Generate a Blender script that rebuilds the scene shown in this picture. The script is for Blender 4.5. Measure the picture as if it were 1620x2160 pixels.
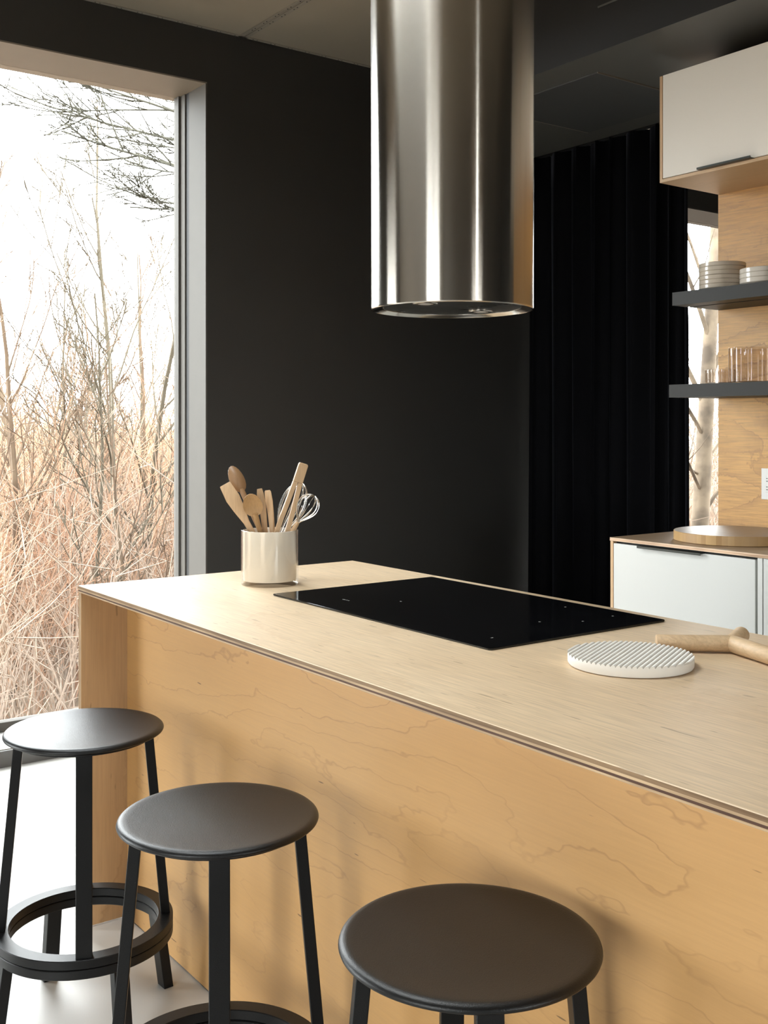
import bpy, bmesh, math, random
from math import sin, cos, pi, radians, sqrt, atan2
from mathutils import Vector, Matrix

for o in list(bpy.data.objects):
    bpy.data.objects.remove(o)
scene = bpy.context.scene
COL = scene.collection

# ------------------------------------------------------------------ camera
cam_data = bpy.data.cameras.new('camera')
cam = bpy.data.objects.new('camera', cam_data)
COL.objects.link(cam)
cam.location = (2.805, -1.041, 1.342)
cam.rotation_euler = (pi / 2, 0, pi / 2 - 0.63062)
cam_data.sensor_fit = 'HORIZONTAL'
cam_data.sensor_width = 36.0
cam_data.lens = 2284.65 / 1620 * 36.0
cam_data.shift_y = -(1080 - 892.13) / 1620
cam_data.clip_start = 0.02
cam_data.clip_end = 400
scene.camera = cam

# ------------------------------------------------------------------ sky and exposure
SKY = 17.0
world = bpy.data.worlds.new('overcast_sky')
scene.world = world
world.use_nodes = True
wn = world.node_tree.nodes
wl = world.node_tree.links
wn.clear()
w_out = wn.new('ShaderNodeOutputWorld')
w_bg = wn.new('ShaderNodeBackground')
w_tc = wn.new('ShaderNodeTexCoord')
w_noise = wn.new('ShaderNodeTexNoise')
w_noise.inputs['Scale'].default_value = 1.6
w_noise.inputs['Detail'].default_value = 4
w_ramp = wn.new('ShaderNodeValToRGB')
w_ramp.color_ramp.elements[0].position = 0.3
w_ramp.color_ramp.elements[0].color = (0.90, 0.945, 1.0, 1)
w_ramp.color_ramp.elements[1].position = 0.7
w_ramp.color_ramp.elements[1].color = (1.0, 1.0, 1.0, 1)
wl.new(w_tc.outputs['Generated'], w_noise.inputs['Vector'])
wl.new(w_noise.outputs['Fac'], w_ramp.inputs['Fac'])
wl.new(w_ramp.outputs['Color'], w_bg.inputs['Color'])
wl.new(w_bg.outputs['Background'], w_out.inputs['Surface'])
w_bg.inputs['Strength'].default_value = SKY

scene.view_settings.view_transform = 'Standard'
scene.view_settings.look = 'None'
scene.view_settings.exposure = 0.12
scene.view_settings.gamma = 1.0
scene.view_settings.use_curve_mapping = False
scene.cycles.max_bounces = 14
scene.cycles.diffuse_bounces = 6
scene.cycles.glossy_bounces = 6
scene.cycles.transmission_bounces = 12
scene.cycles.transparent_max_bounces = 24
scene.cycles.sample_clamp_indirect = 6.0


def portal(name, x, y, z, w, h, direction):
    """sky portal in a window opening: gives off no light of its own, only guides the sky's light in"""
    ld = bpy.data.lights.new(name, 'AREA')
    ld.shape = 'RECTANGLE'
    ld.size = w
    ld.size_y = h
    ld.cycles.is_portal = True
    lo = bpy.data.objects.new(name, ld)
    COL.objects.link(lo)
    lo.location = (x, y, z)
    lo.rotation_euler = Vector(direction).to_track_quat('-Z', 'Y').to_euler()
    return lo


# ------------------------------------------------------------------ materials
def new_mat(name):
    m = bpy.data.materials.new(name)
    m.use_nodes = True
    n = m.node_tree.nodes
    return m, n, m.node_tree.links, n['Principled BSDF']


def plain(name, col, rough=0.5, metal=0.0, noise=0.0, nscale=6.0, bump=0.0, bscale=200.0, spec=0.5, coat=0.0,
          sheen=0.0, rough_var=0.0):
    m, n, l, b = new_mat(name)
    b.inputs['Roughness'].default_value = rough
    b.inputs['Metallic'].default_value = metal
    b.inputs['Specular IOR Level'].default_value = spec
    b.inputs['Coat Weight'].default_value = coat
    b.inputs['Coat Roughness'].default_value = 0.08
    if sheen:
        b.inputs['Sheen Weight'].default_value = sheen
        b.inputs['Sheen Roughness'].default_value = 0.35
        b.inputs['Sheen Tint'].default_value = (0.75, 0.8, 1.0, 1)
    tc = n.new('ShaderNodeTexCoord')
    t = n.new('ShaderNodeTexNoise')
    t.inputs['Scale'].default_value = nscale
    t.inputs['Detail'].default_value = 5
    l.new(tc.outputs['Object'], t.inputs['Vector'])
    mx = n.new('ShaderNodeMix')
    mx.data_type = 'RGBA'
    a = [c * (1 - noise) for c in col[:3]] + [1]
    c2 = [min(1, c * (1 + noise)) for c in col[:3]] + [1]
    mx.inputs[6].default_value = a
    mx.inputs[7].default_value = c2
    l.new(t.outputs['Fac'], mx.inputs[0])
    l.new(mx.outputs[2], b.inputs['Base Color'])
    if rough_var:
        mr = n.new('ShaderNodeMapRange')
        mr.inputs['From Min'].default_value = 0.3
        mr.inputs['From Max'].default_value = 0.7
        mr.inputs['To Min'].default_value = rough
        mr.inputs['To Max'].default_value = rough + rough_var
        l.new(t.outputs['Fac'], mr.inputs['Value'])
        l.new(mr.outputs['Result'], b.inputs['Roughness'])
    if bump:
        t2 = n.new('ShaderNodeTexNoise')
        t2.inputs['Scale'].default_value = bscale
        t2.inputs['Detail'].default_value = 3
        l.new(tc.outputs['Object'], t2.inputs['Vector'])
        bp = n.new('ShaderNodeBump')
        bp.inputs['Strength'].default_value = bump
        bp.inputs['Distance'].default_value = 0.001
        l.new(t2.outputs['Fac'], bp.inputs['Height'])
        l.new(bp.outputs['Normal'], b.inputs['Normal'])
    return m


def wood(name, light, mid, line, grain='x', rings=9.0, ring_scale=1.5, ring_mix=0.5, fibre=0.35, rough=0.4,
         offset=(0, 0, 0), coat=0.0, flecks=0.5, jag=0.035, stretch=0.3, ring_w=0.07, band=0.35, jag_map=(5.0, 3.0), fleck_at=0.735):
    """sliced-veneer wood: contour lines of a stretched noise field, fine fibres, a few dark flecks"""
    m, n, l, b = new_mat(name)
    tc = n.new('ShaderNodeTexCoord')

    def mapping(long_scale, cross_scale):
        mp = n.new('ShaderNodeMapping')
        mp.inputs['Location'].default_value = offset
        s = [cross_scale] * 3
        s['xyz'.index(grain)] = long_scale
        mp.inputs['Scale'].default_value = s
        l.new(tc.outputs['Object'], mp.inputs['Vector'])
        return mp

    def noise(mp, scale, detail=3, rough_=0.5, dist=0.0):
        t = n.new('ShaderNodeTexNoise')
        t.inputs['Scale'].default_value = scale
        t.inputs['Detail'].default_value = detail
        t.inputs['Roughness'].default_value = rough_
        t.inputs['Distortion'].default_value = dist
        l.new(mp.outputs['Vector'], t.inputs['Vector'])
        return t

    def math_(op, a, bb=None):
        x = n.new('ShaderNodeMath')
        x.operation = op
        for i, v in enumerate((a, bb)):
            if v is None:
                continue
            if isinstance(v, (int, float)):
                x.inputs[i].default_value = v
            else:
                l.new(v, x.inputs[i])
        return x.outputs[0]

    def ramp(fac, pts):
        r = n.new('ShaderNodeValToRGB')
        e = r.color_ramp.elements
        e[0].position, e[0].color = pts[0][0], (*pts[0][1], 1)
        e[1].position, e[1].color = pts[-1][0], (*pts[-1][1], 1)
        for p, c in pts[1:-1]:
            q = e.new(p)
            q.color = (*c, 1)
        l.new(fac, r.inputs['Fac'])
        return r.outputs['Color']

    def mix(fac, a, bb, blend='MIX'):
        x = n.new('ShaderNodeMix')
        x.data_type = 'RGBA'
        x.blend_type = blend
        if isinstance(fac, (int, float)):
            x.inputs[0].default_value = fac
        else:
            l.new(fac, x.inputs[0])
        for i, v in ((6, a), (7, bb)):
            if isinstance(v, tuple):
                x.inputs[i].default_value = (*v[:3], 1)
            else:
                l.new(v, x.inputs[i])
        return x.outputs[2]

    f = noise(mapping(stretch, 1.0), ring_scale, 2, 0.45, 0.25).outputs['Fac']
    j = noise(mapping(*jag_map), 7.0, 3, 0.6).outputs['Fac']
    f = math_('ADD', f, math_('MULTIPLY', j, jag))
    fr = math_('FRACT', math_('MULTIPLY', f, rings))
    lines = ramp(fr, [(0.0, (band * 0.4,) * 3), (ring_w * 0.4, (1, 1, 1)), (ring_w, (band,) * 3),
                      (0.55, (0.0, 0.0, 0.0)), (1.0, (0.0, 0.0, 0.0))])
    breakup = noise(mapping(1.2, 1.6), 2.3, 2).outputs['Fac']
    breakup = ramp(breakup, [(0.38, (0.25, 0.25, 0.25)), (0.62, (1, 1, 1))])
    lf = mix(1.0, lines, breakup, 'MULTIPLY')
    lf = math_('MULTIPLY', lf, ring_mix)
    blot = noise(mapping(0.8, 1.0), 2.2, 3).outputs['Fac']
    base = mix(ramp(blot, [(0.32, (0, 0, 0)), (0.68, (1, 1, 1))]), light, mid)
    fib = noise(mapping(1.0, 26.0), 9.0, 4, 0.6).outputs['Fac']
    fibc = ramp(fib, [(0.3, (1 - fibre * 0.6,) * 3), (0.62, (1.0, 1.0, 1.0))])
    base = mix(1.0, base, fibc, 'MULTIPLY')
    col = mix(lf, base, line)
    if flecks:
        fl = noise(mapping(5.0, 36.0), 3.0, 1, 0.4).outputs['Fac']
        flc = ramp(fl, [(fleck_at, (0, 0, 0)), (fleck_at + 0.03, (1, 1, 1))])
        col = mix(math_('MULTIPLY', flc, flecks), col, tuple(c * 0.35 for c in line))
    l.new(col, b.inputs['Base Color'])
    rr = n.new('ShaderNodeMapRange')
    rr.inputs['To Min'].default_value = rough - 0.05
    rr.inputs['To Max'].default_value = rough + 0.1
    l.new(fib, rr.inputs['Value'])
    l.new(rr.outputs['Result'], b.inputs['Roughness'])
    b.inputs['Coat Weight'].default_value = coat
    b.inputs['Coat Roughness'].default_value = 0.22
    bp = n.new('ShaderNodeBump')
    bp.inputs['Strength'].default_value = 0.12
    bp.inputs['Distance'].default_value = 0.0006
    l.new(fib, bp.inputs['Height'])
    l.new(bp.outputs['Normal'], b.inputs['Normal'])
    return m


def ply_edge(name, axis, lo, hi, layers, along='x', bright=1.0):
    """cut edge of plywood: stacked veneers along one axis"""
    m, n, l, b = new_mat(name)
    tc = n.new('ShaderNodeTexCoord')
    sp = n.new('ShaderNodeSeparateXYZ')
    l.new(tc.outputs['Object'], sp.inputs[0])
    mr = n.new('ShaderNodeMapRange')
    mr.inputs['From Min'].default_value = lo
    mr.inputs['From Max'].default_value = hi
    l.new(sp.outputs['xyz'.index(axis)], mr.inputs['Value'])
    r = n.new('ShaderNodeValToRGB')
    r.color_ramp.interpolation = 'CONSTANT'
    e = r.color_ramp.elements
    k = len(layers)
    e[0].position, e[0].color = 0.0, (*[c * bright for c in layers[0]], 1)
    e[1].position, e[1].color = 1.0 / k, (*[c * bright for c in layers[1]], 1)
    for i in range(2, k):
        q = e.new(i / k)
        q.color = (*[c * bright for c in layers[i]], 1)
    l.new(mr.outputs['Result'], r.inputs['Fac'])
    mp = n.new('ShaderNodeMapping')
    s = [60.0] * 3
    s['xyz'.index(along)] = 3.0
    mp.inputs['Scale'].default_value = s
    l.new(tc.outputs['Object'], mp.inputs['Vector'])
    t = n.new('ShaderNodeTexNoise')
    t.inputs['Scale'].default_value = 1.5
    t.inputs['Detail'].default_value = 3
    l.new(mp.outputs['Vector'], t.inputs['Vector'])
    mx = n.new('ShaderNodeMix')
    mx.data_type = 'RGBA'
    mx.blend_type = 'MULTIPLY'
    r2 = n.new('ShaderNodeValToRGB')
    r2.color_ramp.elements[0].position = 0.35
    r2.color_ramp.elements[0].color = (0.55, 0.5, 0.45, 1)
    r2.color_ramp.elements[1].position = 0.6
    r2.color_ramp.elements[1].color = (1, 1, 1, 1)
    l.new(t.outputs['Fac'], r2.inputs['Fac'])
    mx.inputs[0].default_value = 1.0
    l.new(r.outputs['Color'], mx.inputs[6])
    l.new(r2.outputs['Color'], mx.inputs[7])
    l.new(mx.outputs[2], b.inputs['Base Color'])
    b.inputs['Roughness'].default_value = 0.55
    return m


def pane_glass(name, tint=(0.97, 0.985, 0.975), ior=1.45):
    """thin sheet of clear glass: straight-through plus a Fresnel reflection"""
    m, n, l, b = new_mat(name)
    out = n['Material Output']
    n.remove(b)
    tr = n.new('ShaderNodeBsdfTransparent')
    tr.inputs['Color'].default_value = (*tint, 1)
    gl = n.new('ShaderNodeBsdfGlossy')
    gl.inputs['Roughness'].default_value = 0.015
    fr = n.new('ShaderNodeFresnel')
    ge = n.new('ShaderNodeNewGeometry')
    mr = n.new('ShaderNodeMapRange')      # same reflectance from either side of a thin sheet
    mr.inputs['To Min'].default_value = ior
    mr.inputs['To Max'].default_value = 1.0 / ior
    l.new(ge.outputs['Backfacing'], mr.inputs['Value'])
    l.new(mr.outputs['Result'], fr.inputs['IOR'])
    mx = n.new('ShaderNodeMixShader')
    l.new(fr.outputs[0], mx.inputs[0])
    l.new(tr.outputs[0], mx.inputs[1])
    l.new(gl.outputs[0], mx.inputs[2])
    l.new(mx.outputs[0], out.inputs['Surface'])
    return m


def solid_glass(name, tint, rough=0.0):
    m, n, l, b = new_mat(name)
    b.inputs['Base Color'].default_value = (*tint, 1)
    b.inputs['Transmission Weight'].default_value = 1.0
    b.inputs['Roughness'].default_value = rough
    b.inputs['IOR'].default_value = 1.45
    return m


def linen(name, col, trans):
    m, n, l, b = new_mat(name)
    out = n['Material Output']
    n.remove(b)
    tc = n.new('ShaderNodeTexCoord')
    t = n.new('ShaderNodeTexNoise')
    t.inputs['Scale'].default_value = 30
    l.new(tc.outputs['Object'], t.inputs['Vector'])
    r = n.new('ShaderNodeValToRGB')
    r.color_ramp.elements[0].color = (*[c * 0.85 for c in col], 1)
    r.color_ramp.elements[1].color = (*col, 1)
    l.new(t.outputs['Fac'], r.inputs['Fac'])
    d = n.new('ShaderNodeBsdfDiffuse')
    tl = n.new('ShaderNodeBsdfTranslucent')
    mx = n.new('ShaderNodeMixShader')
    mx.inputs[0].default_value = trans
    l.new(r.outputs['Color'], d.inputs['Color'])
    l.new(r.outputs['Color'], tl.inputs['Color'])
    l.new(d.outputs[0], mx.inputs[1])
    l.new(tl.outputs[0], mx.inputs[2])
    l.new(mx.outputs[0], out.inputs['Surface'])
    return m


def bark(name, a, c, scale=3.0, rough=0.9):
    m, n, l, b = new_mat(name)
    tc = n.new('ShaderNodeTexCoord')
    t = n.new('ShaderNodeTexNoise')
    t.inputs['Scale'].default_value = scale
    t.inputs['Detail'].default_value = 4
    l.new(tc.outputs['Object'], t.inputs['Vector'])
    r = n.new('ShaderNodeValToRGB')
    r.color_ramp.elements[0].position = 0.35
    r.color_ramp.elements[0].color = (*a, 1)
    r.color_ramp.elements[1].position = 0.65
    r.color_ramp.elements[1].color = (*c, 1)
    l.new(t.outputs['Fac'], r.inputs['Fac'])
    l.new(r.outputs['Color'], b.inputs['Base Color'])
    b.inputs['Roughness'].default_value = rough
    b.inputs['Specular IOR Level'].default_value = 0.2
    return m


M = {}
M['wall'] = plain('matt_black_wall_paint', (0.029, 0.0277, 0.0255), 0.5, noise=0.12, nscale=3, bump=0.15, bscale=500)
M['ceil'] = plain('dark_metal_ceiling_panel', (0.27, 0.232, 0.18), 0.45, noise=0.25, nscale=1.3, rough_var=0.2)
M['soffit'] = plain('charcoal_soffit_paint', (0.09, 0.088, 0.079), 0.5, noise=0.1, nscale=2)
M['soffit_panel'] = plain('charcoal_access_panel_paint', (0.062, 0.063, 0.062), 0.5, noise=0.1, nscale=2)
M['soffit_face'] = plain('black_soffit_face_paint', (0.008, 0.008, 0.009), 0.6, noise=0.1, nscale=2)
M['strip'] = plain('grey_metal_strip', (0.22, 0.195, 0.16), 0.5, metal=0.0, noise=0.1)
M['hole'] = plain('dark_hole', (0.003, 0.003, 0.003), 0.9)
M['floor'] = plain('pale_polished_concrete', (0.57, 0.555, 0.525), 0.32, noise=0.07, nscale=2.5, bump=0.12, bscale=60,
                   rough_var=0.2)
M['alu'] = plain('grey_aluminium', (0.098, 0.091, 0.082), 0.6, spec=0.12, metal=0.0, noise=0.05, nscale=12)
M['alu_bounce_lit'] = plain('grey_aluminium_bounce_lit', (0.21, 0.178, 0.142), 0.5, noise=0.06, nscale=8)  # same metal as the jambs, with floor and sill bounce light painted in
M['sill'] = plain('pale_window_sill', (0.42, 0.41, 0.39), 0.5, noise=0.03)
M['alu_dark'] = plain('grey_window_sill', (0.10, 0.098, 0.095), 0.5, noise=0.05)
M['gasket'] = plain('black_rubber_gasket', (0.004, 0.004, 0.004), 0.7)
M['pane'] = pane_glass('window_pane_glass')
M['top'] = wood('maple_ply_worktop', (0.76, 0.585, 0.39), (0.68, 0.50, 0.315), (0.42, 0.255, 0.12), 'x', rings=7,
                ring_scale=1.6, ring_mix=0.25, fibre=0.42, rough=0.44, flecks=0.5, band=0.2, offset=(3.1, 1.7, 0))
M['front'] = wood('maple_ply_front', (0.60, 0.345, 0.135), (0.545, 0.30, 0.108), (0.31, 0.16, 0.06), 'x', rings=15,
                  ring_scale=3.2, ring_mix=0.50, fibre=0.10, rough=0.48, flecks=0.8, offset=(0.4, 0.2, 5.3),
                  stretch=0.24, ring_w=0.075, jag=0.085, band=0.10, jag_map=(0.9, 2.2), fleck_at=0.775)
M['end'] = wood('maple_ply_end', (0.56, 0.36, 0.19), (0.50, 0.31, 0.155), (0.28, 0.15, 0.06), 'z', rings=6,
                ring_scale=2.2, ring_mix=0.45, fibre=0.2, rough=0.5, flecks=0.4, offset=(2.0, 4.4, 1.1))
L_, D_, R_ = (0.62, 0.44, 0.26), (0.30, 0.185, 0.095), (0.11, 0.045, 0.022)
M['top_edge'] = ply_edge('worktop_ply_edge', 'z', 0.892, 0.910, [L_, R_, L_, D_, D_], 'x')
M['end_edge'] = ply_edge('end_panel_ply_edge', 'x', -1.225, -1.207, [D_, L_, R_, L_, L_], 'z')
M['pan_edge'] = ply_edge('counter_ply_edge', 'z', 0.8965, 0.910, [(0.72, 0.5, 0.34), (0.62, 0.4, 0.25), (0.74, 0.54, 0.38)], 'x')
M['cab_edge'] = wood('cabinet_ply_edge', (0.66, 0.43, 0.24), (0.55, 0.34, 0.17), (0.35, 0.19, 0.08), 'z', rings=4,
                     ring_mix=0.3, fibre=0.3, rough=0.5, flecks=0)
M['counter'] = wood('back_counter_ply', (0.44, 0.32, 0.21), (0.36, 0.25, 0.155), (0.22, 0.13, 0.07), 'x', rings=8,
                    ring_mix=0.4, fibre=0.3, rough=0.35, flecks=0.3)
M['splash'] = wood('birch_backsplash', (0.76, 0.43, 0.148), (0.64, 0.345, 0.11), (0.27, 0.13, 0.045), 'x', rings=17,
                   ring_scale=2.6, ring_mix=0.8, fibre=0.5, rough=0.42, flecks=0.25, offset=(1.7, 0.3, 2.2), stretch=0.28, band=0.45, ring_w=0.10)
M['cab_under'] = wood('cabinet_underside_ply', (0.68, 0.47, 0.28), (0.62, 0.41, 0.23), (0.4, 0.22, 0.1), 'x', rings=6,
                      ring_mix=0.3, fibre=0.2, rough=0.45, flecks=0.2)
M['white_door'] = plain('white_laminate_door', (0.60, 0.60, 0.575), 0.35, noise=0.015, nscale=3)
M['cream_door'] = plain('warm_white_laminate_door', (0.88, 0.82, 0.735), 0.5, noise=0.015, nscale=3)
M['black_metal'] = plain('black_powder_coat', (0.0055, 0.0054, 0.0056), 0.36, noise=0.1, nscale=20, bump=0.25, bscale=900, spec=0.3)
M['seat'] = plain('black_powder_coat_seat', (0.0035, 0.0034, 0.0034), 0.38, spec=0.40, noise=0.1, nscale=20, bump=0.35, bscale=700)
M['handle'] = plain('dark_olive_metal_pull', (0.03, 0.032, 0.026), 0.4, metal=0.4)
M['shelf'] = plain('charcoal_lacquered_shelf', (0.018, 0.0168, 0.0142), 0.5, noise=0.05, spec=0.3)
M['steel'] = plain('brushed_stainless_steel', (0.60, 0.56, 0.505), 0.19, metal=1.0, noise=0.04, nscale=8)
_b = M['steel'].node_tree.nodes['Principled BSDF']      # brushed round the cylinder: reflections smear up and down
_t = M['steel'].node_tree.nodes.new('ShaderNodeTangent')
_t.direction_type = 'RADIAL'
_t.axis = 'Z'
M['steel'].node_tree.links.new(_t.outputs['Tangent'], _b.inputs['Tangent'])
_b.inputs['Anisotropic'].default_value = 0.98
_b.inputs['Anisotropic Rotation'].default_value = 0.25
M['steel_soft'] = plain('satin_steel', (0.6, 0.57, 0.52), 0.25, metal=1.0, noise=0.04)
M['hood_glass'] = plain('grey_hood_plate', (0.028, 0.029, 0.028), 0.22, noise=0.3, nscale=5, rough_var=0.2)
M['lens'] = plain('frosted_lamp_lens', (0.55, 0.53, 0.5), 0.25, noise=0.05)
M['cook'] = plain('black_ceramic_glass', (0.0035, 0.0035, 0.004), 0.045, noise=0.4, nscale=9, rough_var=0.10, spec=0.5)
M['cook_trim'] = plain('dark_cooktop_trim', (0.05, 0.048, 0.04), 0.3, metal=0.6)
M['mark'] = plain('pale_printed_mark', (0.35, 0.34, 0.32), 0.6)
M['velvet'] = plain('black_velvet', (0.002, 0.002, 0.003), 0.85, noise=0.3, nscale=12, spec=0.1, sheen=0.08)
M['white_ceramic'] = plain('glazed_offwhite_ceramic', (0.66, 0.61, 0.54), 0.18, noise=0.04, nscale=14, coat=0.3)
M['cream_ceramic'] = plain('glazed_beige_ceramic', (0.60, 0.53, 0.44), 0.2, noise=0.05, nscale=14, coat=0.3)
M['crock_white'] = plain('milk_white_glass_liner', (0.82, 0.755, 0.67), 0.22, noise=0.02, coat=0.4)
M['clear'] = pane_glass('clear_glass_shell', (0.99, 0.985, 0.97))
M['tumbler'] = pane_glass('clear_tumbler_glass', (0.93, 0.90, 0.87), 1.5)
M['trivet'] = plain('matt_white_stone', (0.78, 0.745, 0.69), 0.8, noise=0.03, nscale=20, bump=0.1, bscale=150)
M['beech'] = wood('beech_utensil', (0.60, 0.41, 0.24), (0.50, 0.32, 0.17), (0.3, 0.17, 0.08), 'z', rings=7, ring_scale=6,
                  ring_mix=0.35, fibre=0.25, rough=0.5, flecks=0)
M['beech_b'] = wood('amber_beech_utensil', (0.52, 0.32, 0.15), (0.43, 0.25, 0.105), (0.25, 0.13, 0.05), 'z', rings=8, ring_scale=7,
                    ring_mix=0.45, fibre=0.25, rough=0.45, flecks=0)
M['walnut'] = wood('brown_utensil', (0.30, 0.17, 0.08), (0.22, 0.12, 0.055), (0.12, 0.06, 0.03), 'z', rings=9, ring_scale=9,
                   ring_mix=0.5, fibre=0.25, rough=0.45, flecks=0)
M['oak_rod'] = wood('oak_rod', (0.62, 0.44, 0.265), (0.54, 0.36, 0.20), (0.32, 0.19, 0.09), 'x', rings=10, ring_scale=7,
                    ring_mix=0.35, fibre=0.35, rough=0.5, flecks=0, offset=(0.3, 0.1, 0.2))
M['board'] = wood('bamboo_board_top', (0.44, 0.32, 0.21), (0.36, 0.25, 0.16), (0.2, 0.12, 0.06), 'y', rings=8,
                  ring_mix=0.35, fibre=0.55, rough=0.4, flecks=0)
M['wire'] = plain('whisk_wire', (0.75, 0.73, 0.70), 0.2, metal=1.0)
M['plastic'] = plain('white_outlet_plastic', (0.80, 0.80, 0.78), 0.35)
M['slot'] = plain('black_outlet_slot', (0.01, 0.01, 0.01), 0.6)
M['grey_wall'] = plain('light_plaster', (0.33, 0.29, 0.24), 0.7, noise=0.05)
M['door_ply'] = wood('ply_door', (0.62, 0.46, 0.30), (0.56, 0.4, 0.25), (0.36, 0.22, 0.11), 'z', rings=7, ring_mix=0.35,
                     fibre=0.2, rough=0.45, flecks=0)
M['linen'] = linen('greige_linen', (0.62, 0.56, 0.48), 0.5)
M['ground'] = bark('dry_leaf_ground', (0.1170, 0.0780, 0.0507), (0.1872, 0.1404, 0.0936), 2.0)
M['brush'] = bark('rusty_dry_brush', (0.25, 0.135, 0.083), (0.285, 0.185, 0.122), 1.1)
M['brush2'] = bark('pale_straw_brush', (0.265, 0.208, 0.165), (0.225, 0.162, 0.118), 1.3)
M['sapling'] = bark('grey_olive_bark', (0.0689, 0.0567, 0.0381), (0.0972, 0.0810, 0.0583), 5.0)
M['sapling2'] = bark('red_brown_bark', (0.0921, 0.0615, 0.0413), (0.1272, 0.0921, 0.0615), 5.0)
M['limb'] = bark('grey_green_bark', (0.0491, 0.0475, 0.0360), (0.0778, 0.0736, 0.0574), 5.0)
M['trunk'] = bark('mottled_trunk_bark', (0.085, 0.066, 0.05), (0.20, 0.155, 0.11), 6.0)


def board_edge():
    m, n, l, b = new_mat('bamboo_strip_edge')
    tc = n.new('ShaderNodeTexCoord')
    sp = n.new('ShaderNodeSeparateXYZ')
    l.new(tc.outputs['Object'], sp.inputs[0])
    w = n.new('ShaderNodeTexWhiteNoise')
    w.noise_dimensions = '1D'
    a = n.new('ShaderNodeMath')
    a.operation = 'MULTIPLY'
    a.inputs[1].default_value = 55
    l.new(sp.outputs[0], a.inputs[0])
    fl = n.new('ShaderNodeMath')
    fl.operation = 'FLOOR'
    l.new(a.outputs[0], fl.inputs[0])
    l.new(fl.outputs[0], w.inputs['W'])
    r = n.new('ShaderNodeValToRGB')
    r.color_ramp.elements[0].color = (0.40, 0.235, 0.095, 1)
    r.color_ramp.elements[1].color = (0.56, 0.36, 0.165, 1)
    l.new(w.outputs['Value'], r.inputs['Fac'])
    l.new(r.outputs['Color'], b.inputs['Base Color'])
    b.inputs['Roughness'].default_value = 0.45
    return m


M['board_edge'] = board_edge()


# ------------------------------------------------------------------ object helpers
WLOC = {}


def reg(o, parent):
    COL.objects.link(o)
    if parent is not None:
        o.parent = parent
    return o


def wloc(o):
    v = Vector((0, 0, 0))
    while o is not None:
        v = v + o.location
        o = o.parent
    return v


def tag(o, label=None, cat=None, group=None, kind=None):
    if label:
        o['label'] = label
    if cat:
        o['category'] = cat
    if group:
        o['group'] = group
    if kind:
        o['kind'] = kind
    return o


def thing(name, loc, label, cat, group=None, kind=None):
    o = bpy.data.objects.new(name, None)
    o.empty_display_size = 0.05
    COL.objects.link(o)
    o.location = loc
    return tag(o, label, cat, group, kind)


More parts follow.
